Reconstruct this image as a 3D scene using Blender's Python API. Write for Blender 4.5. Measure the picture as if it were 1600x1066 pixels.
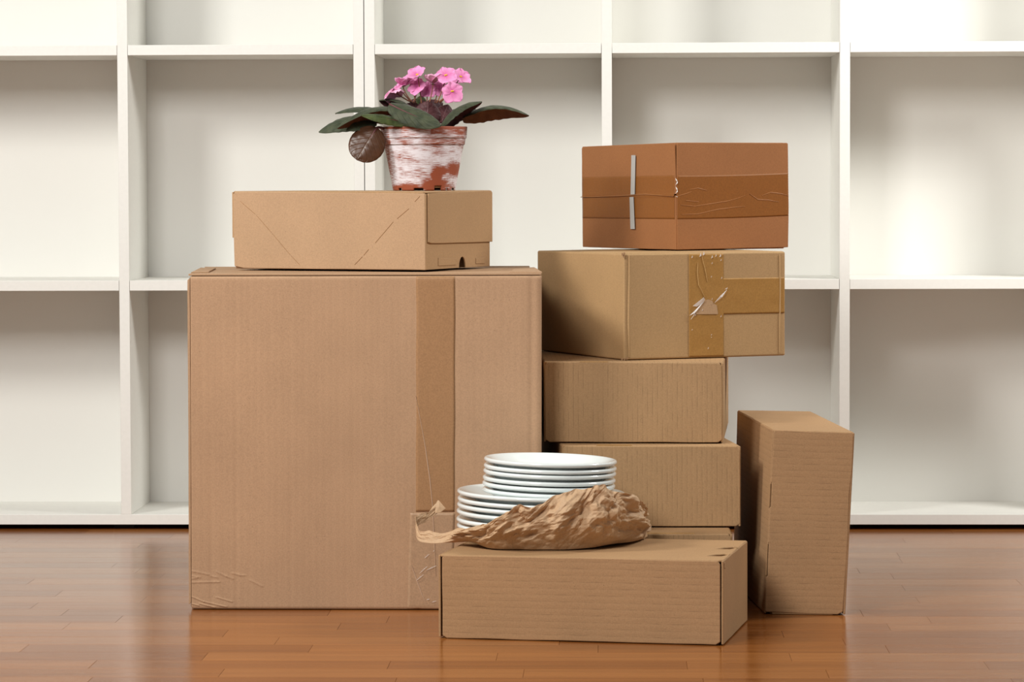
import bpy, bmesh, math, random
from mathutils import Vector, Matrix, noise

for o in list(bpy.data.objects):
    bpy.data.objects.remove(o, do_unlink=True)
scene = bpy.context.scene
C = scene.collection
PI = math.pi

# ------------------------------------------------------------------ camera
cam_d = bpy.data.cameras.new('camera')
cam = bpy.data.objects.new('camera', cam_d)
C.objects.link(cam)
cam_d.sensor_width = 36.0
cam_d.lens = 36.0 * 5217.0 / 1600.0
cam_d.clip_start = 0.1
cam_d.clip_end = 100
yaw, pitch, roll = 0.0312253, -0.0485931, 0.0031775
Rm = Matrix.Rotation(yaw, 4, 'Z') @ Matrix.Rotation(pitch, 4, 'X') @ Matrix.Rotation(roll, 4, 'Y') @ Matrix.Rotation(PI / 2, 4, 'X')
cam.matrix_world = Matrix.Translation((-0.00087, -6.55341, 0.69128)) @ Rm
scene.camera = cam

# ------------------------------------------------------------------ world, lamps, exposure
w = bpy.data.worlds.new('world')
scene.world = w
w.use_nodes = True
w.node_tree.nodes['Background'].inputs[0].default_value = (1.0, 0.98, 0.94, 1)
w.node_tree.nodes['Background'].inputs[1].default_value = 0.21


def area(name, loc, target, size, power, color=(1, 1, 1), size_y=None):
    d = bpy.data.lights.new(name, 'AREA')
    d.energy = power
    d.color = color
    d.size = size
    if size_y:
        d.shape = 'RECTANGLE'
        d.size_y = size_y
    o = bpy.data.objects.new(name, d)
    C.objects.link(o)
    o.location = loc
    o.rotation_euler = (Vector(target) - Vector(loc)).to_track_quat('-Z', 'Y').to_euler()
    return o


area('softbox_right', (1.55, -0.88, 1.72), (0.2, -0.1, 0.6), 0.45, 33, (1, 0.985, 0.94))
area('softbox_left', (-2.2, -2.3, 2.2), (-0.2, -0.6, 0.6), 0.6, 52, (1, 0.985, 0.94))
area('softbox_front', (-1.15, -3.7, 2.1), (0.0, -1.2, 0.5), 0.8, 56, (1, 0.985, 0.96))

scene.view_settings.view_transform = 'Standard'
scene.view_settings.look = 'None'
scene.view_settings.gamma = 1
scene.view_settings.use_curve_mapping = False
scene.view_settings.exposure = 0.1


# ------------------------------------------------------------------ node helpers
def mat(name):
    m = bpy.data.materials.new(name)
    m.use_nodes = True
    nt = m.node_tree
    return m, nt, nt.nodes['Principled BSDF']


def nd(nt, typ, **kw):
    n = nt.nodes.new(typ)
    for k, v in kw.items():
        if k in n.inputs:
            n.inputs[k].default_value = v
        else:
            setattr(n, k, v)
    return n


def mixc(nt, fac, a, b, blend='MIX'):
    n = nt.nodes.new('ShaderNodeMix')
    n.data_type = 'RGBA'
    n.blend_type = blend
    for sock, v in ((n.inputs[0], fac), (n.inputs[6], a), (n.inputs[7], b)):
        if hasattr(v, 'is_linked') or hasattr(v, 'links'):
            nt.links.new(v, sock)
        elif isinstance(v, (int, float)):
            sock.default_value = v
        else:
            sock.default_value = (*v, 1)
    return n.outputs[2]


def ramp(nt, src, p0, p1, c0=(0, 0, 0, 1), c1=(1, 1, 1, 1)):
    r = nt.nodes.new('ShaderNodeValToRGB')
    r.color_ramp.elements[0].position = p0
    r.color_ramp.elements[1].position = p1
    r.color_ramp.elements[0].color = c0
    r.color_ramp.elements[1].color = c1
    nt.links.new(src, r.inputs[0])
    return r.outputs[0]


def simple(name, col, rough=0.5, spec=0.5, **kw):
    m, nt, b = mat(name)
    b.inputs['Base Color'].default_value = (*col, 1)
    b.inputs['Roughness'].default_value = rough
    b.inputs['Specular IOR Level'].default_value = spec
    for k, v in kw.items():
        b.inputs[k].default_value = v
    return m


def cardboard(name, col, lines=None, pitch=0.011, strength=0.25, line_dark=0.12, spec=0.25, rough=0.75):
    """kraft board: fibre specks, blotches and (optional) flute lines; UVs are metres on the panel"""
    m, nt, b = mat(name)
    L = nt.links.new
    uv = nd(nt, 'ShaderNodeUVMap').outputs[0]
    obj = nd(nt, 'ShaderNodeTexCoord').outputs['Object']
    n1 = nd(nt, 'ShaderNodeTexNoise', Scale=9.0, Detail=3.0)
    L(obj, n1.inputs['Vector'])
    n2 = nd(nt, 'ShaderNodeTexNoise', Scale=420.0, Detail=4.0, Roughness=0.7)
    L(obj, n2.inputs['Vector'])
    n3 = nd(nt, 'ShaderNodeTexNoise', Scale=900.0, Detail=1.0)
    L(obj, n3.inputs['Vector'])
    dark = tuple(c * 0.86 for c in col)
    lite = tuple(min(1, c * 1.10) for c in col)
    c1 = mixc(nt, ramp(nt, n1.outputs[0], .3, .7), dark, lite)
    c2 = mixc(nt, ramp(nt, n2.outputs[0], .3, .7), tuple(c * 0.83 for c in col), tuple(c * 1.16 for c in col))
    c = mixc(nt, 0.62, c1, c2)
    speck = ramp(nt, n3.outputs[0], .24, .30, (1, 1, 1, 1), (0, 0, 0, 1))
    c = mixc(nt, speck, c, tuple(x * .45 for x in col))
    bump_src = n2.outputs[0]
    if lines:
        mp = nd(nt, 'ShaderNodeMapping')
        L(uv, mp.inputs[0])
        sc = 1.0 / pitch
        mp.inputs['Scale'].default_value = (sc, sc, sc)
        wv = nd(nt, 'ShaderNodeTexWave', Scale=0.05 * 2 * PI, Distortion=0.06, Detail=1.0)
        wv.inputs['Detail Scale'].default_value = 0.6
        wv.bands_direction = 'X' if lines == 'v' else 'Y'
        wv.wave_profile = 'SIN'
        L(mp.outputs[0], wv.inputs['Vector'])
        # broken thin lines
        mp2 = nd(nt, 'ShaderNodeMapping')
        L(uv, mp2.inputs[0])
        mp2.inputs['Scale'].default_value = (300, 40, 1) if lines == 'v' else (40, 300, 1)
        nb = nd(nt, 'ShaderNodeTexNoise', Scale=1.0, Detail=2.0)
        L(mp2.outputs[0], nb.inputs['Vector'])
        thin = ramp(nt, wv.outputs['Fac'], 0.0, 0.10, (1, 1, 1, 1), (0, 0, 0, 1))
        brk = ramp(nt, nb.outputs[0], .42, .62)
        mul = nd(nt, 'ShaderNodeMath', operation='MULTIPLY')
        L(thin, mul.inputs[0]); L(brk, mul.inputs[1])
        mul2 = nd(nt, 'ShaderNodeMath', operation='MULTIPLY')
        L(mul.outputs[0], mul2.inputs[0]); mul2.inputs[1].default_value = line_dark * 3
        c = mixc(nt, mul2.outputs[0], c, tuple(x * .55 for x in col))
        b2 = nd(nt, 'ShaderNodeBump', Strength=strength, Distance=0.0008)
        L(wv.outputs['Fac'], b2.inputs['Height'])
        b1 = nd(nt, 'ShaderNodeBump', Strength=0.10, Distance=0.0006)
        L(bump_src, b1.inputs['Height']); L(b2.outputs[0], b1.inputs['Normal'])
    else:
        b1 = nd(nt, 'ShaderNodeBump', Strength=0.10, Distance=0.0006)
        L(bump_src, b1.inputs['Height'])
    L(c, b.inputs['Base Color'])
    L(b1.outputs[0], b.inputs['Normal'])
    b.inputs['Roughness'].default_value = rough
    b.inputs['Specular IOR Level'].default_value = spec
    return m


def tape_mat(name, col, rough=0.28, wr=0.35):
    m, nt, b = mat(name)
    L = nt.links.new
    obj = nd(nt, 'ShaderNodeTexCoord').outputs['Object']
    n2 = nd(nt, 'ShaderNodeTexNoise', Scale=420.0, Detail=3.0)
    L(obj, n2.inputs['Vector'])
    c = mixc(nt, ramp(nt, n2.outputs[0], .3, .7), tuple(x * .9 for x in col), tuple(x * 1.1 for x in col))
    L(c, b.inputs['Base Color'])
    n3 = nd(nt, 'ShaderNodeTexNoise', Scale=60.0, Detail=2.0)
    L(obj, n3.inputs['Vector'])
    bp = nd(nt, 'ShaderNodeBump', Strength=wr, Distance=0.0012)
    L(n3.outputs[0], bp.inputs['Height'])
    L(bp.outputs[0], b.inputs['Normal'])
    b.inputs['Roughness'].default_value = rough
    b.inputs['Specular IOR Level'].default_value = 0.28
    return m


KR = (0.46, 0.30, 0.165)
M = {}
M['big'] = cardboard('kraft_big', (0.440, 0.272, 0.160), 'v', 0.011, 0.10, 0.02)
M['kraft_plain'] = cardboard('kraft_plain', (0.42, 0.265, 0.155))
M['kraft_v'] = cardboard('kraft_vertical_flutes', (0.40, 0.245, 0.122), 'v', 0.0080, 0.10, 0.20)
M['kraft_h'] = cardboard('kraft_horizontal_flutes', (0.385, 0.226, 0.113), 'h', 0.0100, 0.11, 0.16)
M['kraft_stack'] = cardboard('kraft_yellowish', (0.435, 0.275, 0.132), 'v', 0.012, 0.06, 0.02)
M['orange'] = cardboard('kraft_orange', (0.315, 0.132, 0.049))
M['inner'] = cardboard('kraft_inside', (0.30, 0.17, 0.085))
M['tape_big'] = tape_mat('tape_on_kraft', (0.345, 0.188, 0.088), 0.5, 0.10)
M['tape_stack'] = tape_mat('tape_on_yellow_kraft', (0.375, 0.198, 0.056), 0.42, 0.22)
M['tape_orange'] = tape_mat('tape_on_orange', (0.243, 0.086, 0.016), 0.5, 0.12)
M['clear_tape_glint'] = simple('clear_tape_glint', (0.90, 0.87, 0.84), 0.2, 0.6)  # near-white: paints specular glints into the colour; also covers the torn tape scraps
M['grey_tape'] = simple('grey_tape', (0.42, 0.41, 0.39), 0.45)


# ------------------------------------------------------------------ mesh helpers
def link(name, me, parent=None):
    o = bpy.data.objects.new(name, me)
    C.objects.link(o)
    if parent is not None:
        o.parent = parent
    return o


def from_bm(name, bm, m, parent=None, smooth=False, uvs=None):
    me = bpy.data.meshes.new(name)
    bm.normal_update()
    bm.to_mesh(me)
    bm.free()
    for mm in (m if isinstance(m, (list, tuple)) else [m]):
        me.materials.append(mm)
    if smooth:
        for p in me.polygons:
            p.use_smooth = True
    return link(name, me, parent)


def empty(name, loc=(0, 0, 0)):
    o = bpy.data.objects.new(name, None)
    o.empty_display_size = 0.05
    C.objects.link(o)
    o.location = loc
    return o


def tag(o, label, cat=None, group=None, kind=None):
    o['label'] = label
    if cat:
        o['category'] = cat
    if group:
        o['group'] = group
    if kind:
        o['kind'] = kind
    return o


def bevel(o, width, seg=2, ang=40):
    md = o.modifiers.new('bevel', 'BEVEL')
    md.width = width
    md.segments = seg
    md.limit_method = 'ANGLE'
    md.angle_limit = math.radians(ang)
    return o


def box_mesh(x0, x1, y0, y1, z0, z1):
    bm = bmesh.new()
    vs = [bm.verts.new(p) for p in ((x0, y0, z0), (x1, y0, z0), (x1, y1, z0), (x0, y1, z0), (x0, y0, z1), (x1, y0, z1), (x1, y1, z1), (x0, y1, z1))]
    for f in ((3, 2, 1, 0), (4, 5, 6, 7), (0, 1, 5, 4), (1, 2, 6, 5), (2, 3, 7, 6), (3, 0, 4, 7)):
        bm.faces.new([vs[i] for i in f])
    return bm


class Face:
    """one side of a box: bilinear patch; s, t in metres from its lower-left corner as seen from outside"""
    def __init__(self, p00, p10, p11, p01, org=(0, 0, 0)):
        o = Vector(org)
        self.p = [Vector(q) - o for q in (p00, p10, p11, p01)]
        self.W = ((self.p[1] - self.p[0]).length + (self.p[2] - self.p[3]).length) / 2
        self.H = ((self.p[3] - self.p[0]).length + (self.p[2] - self.p[1]).length) / 2
        self.n = ((self.p[1] - self.p[0]).cross(self.p[3] - self.p[0])).normalized()

    def at(self, s, t, d=0.0):
        u, v = s / self.W, t / self.H
        a = self.p[0].lerp(self.p[1], u)
        b = self.p[3].lerp(self.p[2], u)
        return a.lerp(b, v) + self.n * d


def wob(s, t, seed, amp):
    if amp == 0:
        return 0.0
    return amp * noise.noise(Vector((s * 17 + seed * 3.7, t * 17 - seed * 1.3, seed)))


def slab(name, face, outline, m, parent, thick=0.003, d=0.0, holes=(), seed=1, amp=0.0006, bev=0.0006, step=0.02):
    """a board cut to an outline (metres on the face), its outer side d proud of the face"""
    loops = []
    for ol in [outline] + list(holes):
        pts = []
        n = len(ol)
        for i in range(n):
            a, b = ol[i], ol[(i + 1) % n]
            L = math.hypot(b[0] - a[0], b[1] - a[1])
            k = max(1, int(L / step))
            for j in range(k):
                f = j / k
                pts.append((a[0] + (b[0] - a[0]) * f, a[1] + (b[1] - a[1]) * f))
        loops.append(pts)
    bm = bmesh.new()
    uvl = bm.loops.layers.uv.new('UVMap')
    uvd = {}
    outer, inner = [], []
    for pts in loops:
        ro, ri = [], []
        for (s, t) in pts:
            s2 = s + wob(s, t, seed, amp)
            t2 = t + wob(t, s, seed + 5, amp)
            v = bm.verts.new(face.at(s2, t2, d)); uvd[v] = (s, t); ro.append(v)
            v = bm.verts.new(face.at(s2, t2, d - thick)); uvd[v] = (s, t); ri.append(v)
        outer.append(ro); inner.append(ri)
    if len(loops) == 1:
        f0 = bm.faces.new(outer[0])
        f1 = bm.faces.new(list(reversed(inner[0])))
    else:
        for rings, sgn in ((outer, 1), (inner, -1)):
            es = []
            for r in rings:
                for i in range(len(r)):
                    es.append(bm.edges.new((r[i], r[(i + 1) % len(r)])))
            g = bmesh.ops.triangle_fill(bm, use_beauty=True, use_dissolve=False, edges=es, normal=face.n * sgn)
    for ro, ri in zip(outer, inner):
        n = len(ro)
        for i in range(n):
            j = (i + 1) % n
            bm.faces.new((ro[i], ri[i], ri[j], ro[j]))
    bmesh.ops.recalc_face_normals(bm, faces=bm.faces)
    for f in bm.faces:
        for l in f.loops:
            l[uvl].uv = uvd[l.vert]
    o = from_bm(name, bm, m, parent)
    if bev:
        bevel(o, bev, 2, 50)
    return o


def sheet(name, face, s0, s1, t0, t1, m, parent, d=0.0004, ns=20, nt_=20, thick=0.0006, fn=None, edge=None, smooth=True, warp=1.0):
    """thin sheet (tape, printed panel) following a face; fn(s,t) adds relief, edge(t) shifts s"""
    bm = bmesh.new()
    uvl = bm.loops.layers.uv.new('UVMap')
    top, uvd = [], {}
    for j in range(nt_ + 1):
        row = []
        t = t0 + (t1 - t0) * (j / nt_) ** warp
        for i in range(ns + 1):
            s = s0 + (s1 - s0) * (i / ns) ** warp
            e = edge(s, t) if edge else (0, 0)
            h = fn(s, t) if fn else 0
            v = bm.verts.new(face.at(s + e[0], t + e[1], d + h))
            uvd[v] = (s, t)
            row.append(v)
        top.append(row)
    for j in range(nt_):
        for i in range(ns):
            bm.faces.new((top[j][i], top[j][i + 1], top[j + 1][i + 1], top[j + 1][i]))
    for f in bm.faces:
        for l in f.loops:
            l[uvl].uv = uvd[l.vert]
    o = from_bm(name, bm, m, parent, smooth)
    md = o.modifiers.new('thickness', 'SOLIDIFY')
    md.thickness = thick
    md.offset = -1
    return o


class Hexa:
    """six faces of a box from its four floor corners (front-left, front-right, back-right, back-left)"""
    def __init__(self, base, z0, z1, top=None, inset=0.0):
        top = top or base
        zz0 = z0 if isinstance(z0, (list, tuple)) else [z0] * 4
        zz1 = z1 if isinstance(z1, (list, tuple)) else [z1] * 4
        B = [Vector((x, y, z)) for (x, y), z in zip(base, zz0)]
        T = [Vector((x, y, z)) for (x, y), z in zip(top, zz1)]
        c = sum(B, Vector()) / 4
        self.org = Vector((c.x, c.y, min(zz0)))
        self.B = [p - self.org for p in B]
        self.T = [p - self.org for p in T]
        B, T = self.B, self.T
        self.front = Face(B[0], B[1], T[1], T[0])
        self.right = Face(B[1], B[2], T[2], T[1])
        self.back = Face(B[2], B[3], T[3], T[2])
        self.left = Face(B[3], B[0], T[0], T[3])
        self.top = Face(T[0], T[1], T[2], T[3])
        self.bottom = Face(B[3], B[2], B[1], B[0])

    def core(self, name, m, parent, inset=(0.003,) * 6, n=14, amp=0.0006, bev=0.0025, seed=1):
        """closed body; inset = left,right,front,back,bottom,top in metres"""
        W = self.front.W; D = self.left.W; H = self.front.H
        bm = bmesh.new()
        uvl = bm.loops.layers.uv.new('UVMap')
        l, r, f, bk, bo, to = inset
        def P(u, v, w_):
            u = (l + u * (W - l - r)) / W
            v = (f + v * (D - f - bk)) / D
            w_ = (bo + w_ * (H - bo - to)) / H
            b = self.B[0].lerp(self.B[1], u).lerp(self.B[3].lerp(self.B[2], u), v)
            t = self.T[0].lerp(self.T[1], u).lerp(self.T[3].lerp(self.T[2], u), v)
            return b.lerp(t, w_)
        vert = {}
        def V(i, j, k):
            key = (i, j, k)
            if key not in vert:
                p = P(i / n, j / n, k / n)
                q = Vector((p.x * 9 + seed, p.y * 9, p.z * 9))
                p = p + noise.noise_vector(q) * amp
                vert[key] = bm.verts.new(p)
            return vert[key]
        def face(fun, su, sv):
            for a in range(n):
                for b in range(n):
                    ids = [(a, b), (a + 1, b), (a + 1, b + 1), (a, b + 1)]
                    fc = bm.faces.new([V(*fun(x, y)) for x, y in ids])
                    for lp, (x, y) in zip(fc.loops, ids):
                        lp[uvl].uv = (su * x / n, sv * y / n)
        face(lambda a, b: (a, 0, b), W, H)
        face(lambda a, b: (n, a, b), D, H)
        face(lambda a, b: (n - a, n, b), W, H)
        face(lambda a, b: (0, n - a, b), D, H)
        face(lambda a, b: (a, b, n), W, D)
        face(lambda a, b: (a, n - b, 0), W, D)
        o = from_bm(name, bm, m, parent)
        if bev:
            bevel(o, bev, 3, 40)
        return o


def sliver(name, face, pts, m, parent, lift=0.003):
    """small curled scrap or painted glint: pts are (s,t,height) polygon"""
    bm = bmesh.new()
    vs = [bm.verts.new(face.at(s, t, 0.0008 + h)) for s, t, h in pts]
    bm.faces.new(vs)
    bmesh.ops.triangulate(bm, faces=bm.faces)
    o = from_bm(name, bm, m, parent)
    md = o.modifiers.new('thickness', 'SOLIDIFY'); md.thickness = 0.0003
    return o


def rib_strip(name, face, path, width, m, parent, h=0.0006, d=0.0006):
    """a narrow raised fold along a path on a face"""
    bm = bmesh.new()
    rows = []
    n = len(path)
    for i, (s, t) in enumerate(path):
        a = path[max(0, i - 1)]; b = path[min(n - 1, i + 1)]
        dx, dy = b[0] - a[0], b[1] - a[1]
        L = math.hypot(dx, dy) or 1
        nx, ny = -dy / L, dx / L
        wd = width * (0.25 + 0.75 * math.sin(PI * (i + 0.5) / n))
        rows.append([bm.verts.new(face.at(s + nx * wd * q, t + ny * wd * q, d + (h if q == 0 else -0.0004))) for q in (-.5, 0, .5)])
    for i in range(n - 1):
        for k in range(2):
            bm.faces.new((rows[i][k], rows[i][k + 1], rows[i + 1][k + 1], rows[i + 1][k]))
    bmesh.ops.recalc_face_normals(bm, faces=bm.faces)
    o = from_bm(name, bm, m, parent)
    return o


# ================================================================== the setting
# ------------------------------------------------------------------ floor of short parquet planks
def floor_mat():
    m, nt, b = mat('parquet')
    L = nt.links.new
    geo = nd(nt, 'ShaderNodeNewGeometry').outputs['Position']
    oi = nd(nt, 'ShaderNodeObjectInfo').outputs['Random']
    at = nd(nt, 'ShaderNodeAttribute', attribute_name='tone').outputs['Fac']
    add = nd(nt, 'ShaderNodeMath', operation='ADD'); L(oi, add.inputs[0]); L(at, add.inputs[1])
    fr = nd(nt, 'ShaderNodeMath', operation='FRACT'); L(add.outputs[0], fr.inputs[0])
    cv = nd(nt, 'ShaderNodeCombineXYZ'); L(fr.outputs[0], cv.inputs[2])
    sc = nd(nt, 'ShaderNodeVectorMath', operation='MULTIPLY_ADD')
    L(geo, sc.inputs[0]); sc.inputs[1].default_value = (3.0, 55.0, 1.0)
    sc2 = nd(nt, 'ShaderNodeVectorMath', operation='SCALE'); L(cv.outputs[0], sc2.inputs[0]); sc2.inputs['Scale'].default_value = 37
    L(sc2.outputs[0], sc.inputs[2])
    g1 = nd(nt, 'ShaderNodeTexNoise', Scale=1.0, Detail=5.0, Roughness=0.6); L(sc.outputs[0], g1.inputs['Vector'])
    tone = mixc(nt, fr.outputs[0], (0.235, 0.074, 0.014), (0.350, 0.132, 0.034))
    grain = mixc(nt, ramp(nt, g1.outputs[0], .3, .75), (0.76, 0.70, 0.64), (1.14, 1.15, 1.14))
    c = mixc(nt, 1.0, tone, grain, 'MULTIPLY')
    L(c, b.inputs['Base Color'])
    b.inputs['Roughness'].default_value = 0.2
    rr = nd(nt, 'ShaderNodeMapRange'); L(g1.outputs[0], rr.inputs[0])
    rr.inputs[3].default_value = 0.13; rr.inputs[4].default_value = 0.24
    L(rr.outputs[0], b.inputs['Roughness'])
    bp = nd(nt, 'ShaderNodeBump', Strength=0.04, Distance=0.001); L(g1.outputs[0], bp.inputs['Height'])
    L(bp.outputs[0], b.inputs['Normal'])
    b.inputs['Specular IOR Level'].default_value = 0.5
    return m


M['floor'] = floor_mat()
M['sub'] = simple('subfloor', (0.10, 0.04, 0.015), 0.8)
floor = from_bm('floor', box_mesh(-2.6, 2.6, -3.6, 0.40, -0.05, -0.0115), M['sub'])
tag(floor, 'glossy orange-brown parquet floor of short planks', kind='structure')
PL, PW, PT = 0.424, 0.0815, 0.0115


def plank_mesh():
    bm = box_mesh(0, PL - 0.0003, 0, PW - 0.0002, -PT, 0)
    es = [e for e in bm.edges if all(v.co.z > -0.001 for v in e.verts)]
    bmesh.ops.bevel(bm, geom=es, offset=0.0003, segments=1, affect='EDGES')
    me = bpy.data.meshes.new('plank')
    bm.to_mesh(me); bm.free()
    me.materials.append(M['floor'])
    return me


pm = plank_mesh()
rng = random.Random(5)
# joint positions read off for the rows nearest the viewer (y of the row's near edge -> x of one joint)
joints = {-1.955: -0.555, -1.8735: -0.325, -1.792: -0.598, -1.7105: -0.452, -1.629: -0.51, -1.5475: -0.597, -1.466: -0.43, -1.3845: -0.36}
rest = []
k = 0
y = -3.5
row_ys = []
y0 = -1.955
i0 = -19
for i in range(-19, 29):
    yy = y0 + i * PW
    ph = None
    for jy, jx in joints.items():
        if abs(jy - yy) < 0.02:
            ph = jx
    if ph is None:
        ph = rng.random() * PL
    x = ph - PL * math.ceil((ph + 2.6) / PL)
    while x < 2.6:
        if -1.45 < x + PL and x < 1.30 and -2.13 < yy < 0.0:
            o = link('plank', pm, floor)
            o.location = (x, yy, 0)
            k += 1
        elif x + PL < 2.6 and x > -2.6 and yy > -3.6 and yy + PW < 0.4:
            rest.append((x, yy))
        x += PL
bm = bmesh.new()
lay = bm.faces.layers.float.new('tone')
for (x, yy) in rest:
    tn = rng.random()
    b2 = [bm.verts.new((x + dx, yy + dy, z)) for z in (-PT, 0) for dx, dy in ((0, 0), (PL - .0005, 0), (PL - .0005, PW - .0004), (0, PW - .0004))]
    for f in ((4, 5, 6, 7), (0, 1, 5, 4), (1, 2, 6, 5), (2, 3, 7, 6), (3, 0, 4, 7)):
        fc = bm.faces.new([b2[q] for q in f]); fc[lay] = tn
o = from_bm('planks', bm, M['floor'], floor)
o['kind'] = 'stuff'

# ------------------------------------------------------------------ back wall
M['wall'] = simple('wall_paint', (0.74, 0.73, 0.69), 0.8)
wall = from_bm('wall_back', box_mesh(-2.6, 2.6, 0.30, 0.40, -0.0115, 2.7), M['wall'])
tag(wall, 'plain off-white wall behind the white bookcases', kind='structure')


# ------------------------------------------------------------------ bookcases
def white_lam():
    m, nt, b = mat('white_laminate')
    L = nt.links.new
    obj = nd(nt, 'ShaderNodeTexCoord').outputs['Object']
    n = nd(nt, 'ShaderNodeTexNoise', Scale=120.0, Detail=3.0); L(obj, n.inputs['Vector'])
    c = mixc(nt, ramp(nt, n.outputs[0], .35, .65), (0.80, 0.795, 0.75), (0.82, 0.815, 0.77))
    L(c, b.inputs['Base Color'])
    b.inputs['Roughness'].default_value = 0.45
    b.inputs['Specular IOR Level'].default_value = 0.35
    return m


M['white'] = white_lam()
M['back'] = simple('white_back_board', (0.80, 0.79, 0.75), 0.6, 0.3)
M['feet'] = simple('black_plastic', (0.01, 0.01, 0.01), 0.6)
IN, T_, DEP, RP = 0.445, 0.020, 0.267, 0.4629
ZB = 0.010
ROWS = 4


def bookcase(x0, ncol, label):
    """x0: outer left edge; ncol bays; uprights stand on a full-width bottom board"""
    b = empty('bookcase', (x0, 0, 0))
    tag(b, label, 'bookcase', 'white bookcases along the back wall')
    W = ncol * IN + (ncol + 1) * T_
    top = ZB + ROWS * RP
    def part(name, x0_, x1_, y0_, y1_, z0_, z1_, m=M['white'], bv=0.0006):
        o = from_bm(name, box_mesh(x0_, x1_, y0_, y1_, z0_, z1_), m, b)
        if bv:
            bevel(o, bv, 2)
        return o
    part('bottom_board', 0, W, 0, DEP, ZB, ZB + T_)
    part('top_board', 0, W, 0, DEP, top, top + T_)
    for i in range(ncol + 1):
        xa = i * (IN + T_)
        part('side_panel' if i in (0, ncol) else 'divider', xa, xa + T_, 0, DEP - 0.0005, ZB + T_, top)
    for i in range(ncol):
        xa = i * (IN + T_) + T_
        for r in range(1, ROWS):
            part('shelf', xa + 0.0006, xa + IN - 0.0006, 0.0008, DEP - 0.0005, ZB + r * RP, ZB + r * RP + T_)
    part('back_panel', 0, W, DEP, DEP + 0.004, ZB, top + T_, M['back'], 0)
    for fx in [0.03 + (W - 0.06) * q / ncol for q in range(ncol + 1)]:
        part('foot', fx - 0.02, fx + 0.02, 0.04, 0.08, 0.0, ZB, M['feet'], 0)
        part('foot', fx - 0.02, fx + 0.02, DEP - 0.05, DEP - 0.01, 0.0, ZB, M['feet'], 0)
    return b


XA = -0.98            # left edge of the single upright nearest the left of the photo
WC = 4 * IN + 5 * T_
bookcase(XA + 0.485 - WC, 4, 'white open-grid bookcase at the left, ending at the seam behind the flower pot')
bookcase(XA + 0.4865, 4, 'white open-grid bookcase at the right, behind the tall stack of boxes')

# ================================================================== boxes
# ------------------------------------------------------------------ the large box
bigH = Hexa([(-0.6885, -1.2265), (-0.1215, -1.2305), (-0.150, -0.780), (-0.716, -0.790)], 0, 0.5385,
            top=[(-0.6865, -1.2265), (-0.1195, -1.2305), (-0.150, -0.780), (-0.714, -0.790)])
big = empty('cardboard_box', bigH.org)
tag(big, 'largest plain brown cardboard box standing on the floor under a smaller box', 'box')
bigH.core('body', M['kraft_plain'], big, (0.003, 0.001, 0.0035, 0.001, 0.0015, 0.001), 14, 0.0008, 0.004, 3)
fc = bigH.front
kx = fc.W / 549.0       # metres per measured pixel on this face


def seg_d(px, py, a, b):
    ax, ay = a; bx, by = b
    dx, dy = bx - ax, by - ay
    t = max(0, min(1, ((px - ax) * dx + (py - ay) * dy) / (dx * dx + dy * dy)))
    return math.hypot(px - ax - t * dx, py - ay - t * dy), t


def bp(x, y):            # photo measure -> metres on the large front
    return ((x - 297) * kx, (953.5 - y) * kx)


wrk = [[(296, 892), (331, 899)], [(296, 905), (310, 904)], [(296, 900), (315, 903)], [(296, 911), (345, 910)], [(340, 894), (355, 901), (366, 905)],
       [(364, 896), (376, 899), (385, 900)], [(331, 901), (342, 903)], [(296, 931), (320, 941), (355, 949)], [(296, 943), (312, 947)], [(313, 944), (337, 950)], [(392, 907), (412, 917)],
       [(340, 934), (364, 941)]]
wrk = [[bp(*p) for p in pl] for pl in wrk]
folds = [bp(333, 0)[0], bp(371, 0)[0], bp(831, 0)[0], bp(455, 0)[0]]


def big_rel(s, t):
    h = 0.0007 * noise.noise(Vector((s * 9, t * 6, 1.5))) + 0.00025 * noise.noise(Vector((s * 60, t * 9, 4.5)))
    if s < 0.14 and t < 0.075:
        for pl in wrk:
            for a, b in zip(pl[:-1], pl[1:]):
                dd, q = seg_d(s, t, a, b)
                if dd < 0.004:
                    h += 0.0010 * math.exp(-(dd / 0.0009) ** 2)
    for i, fx in enumerate(folds):
        a = (0.0005, 0.0005, 0.0011, 0.00025)[i]
        q = (s - fx) / 0.0035
        if abs(q) < 3:
            h -= a * math.exp(-q * q) * (1 if i == 2 else max(0.25, 1 - t * 2.0))
    # the panel rounds off towards its edges
    for dist in (s, fc.W - s, t, fc.H - t):
        if dist < 0.006:
            h -= 0.0028 * (1 - dist / 0.006) ** 2
    return h


sheet('front_panel', fc, 0.0042, fc.W, 0.0015, fc.H - 0.002, M['big'], big, d=0.0, ns=260, nt_=250, thick=0.003, fn=big_rel, warp=1.7)
# seam strip of the left side seen at the front edge
slab('side_seam', fc, [(-0.0004, 0.008), (0.0034, 0.012), (0.0036, fc.H - 0.004), (-0.0005, fc.H - 0.008)], M['kraft_plain'], big, 0.006, -0.0012, amp=0.0008, seed=4)
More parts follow.
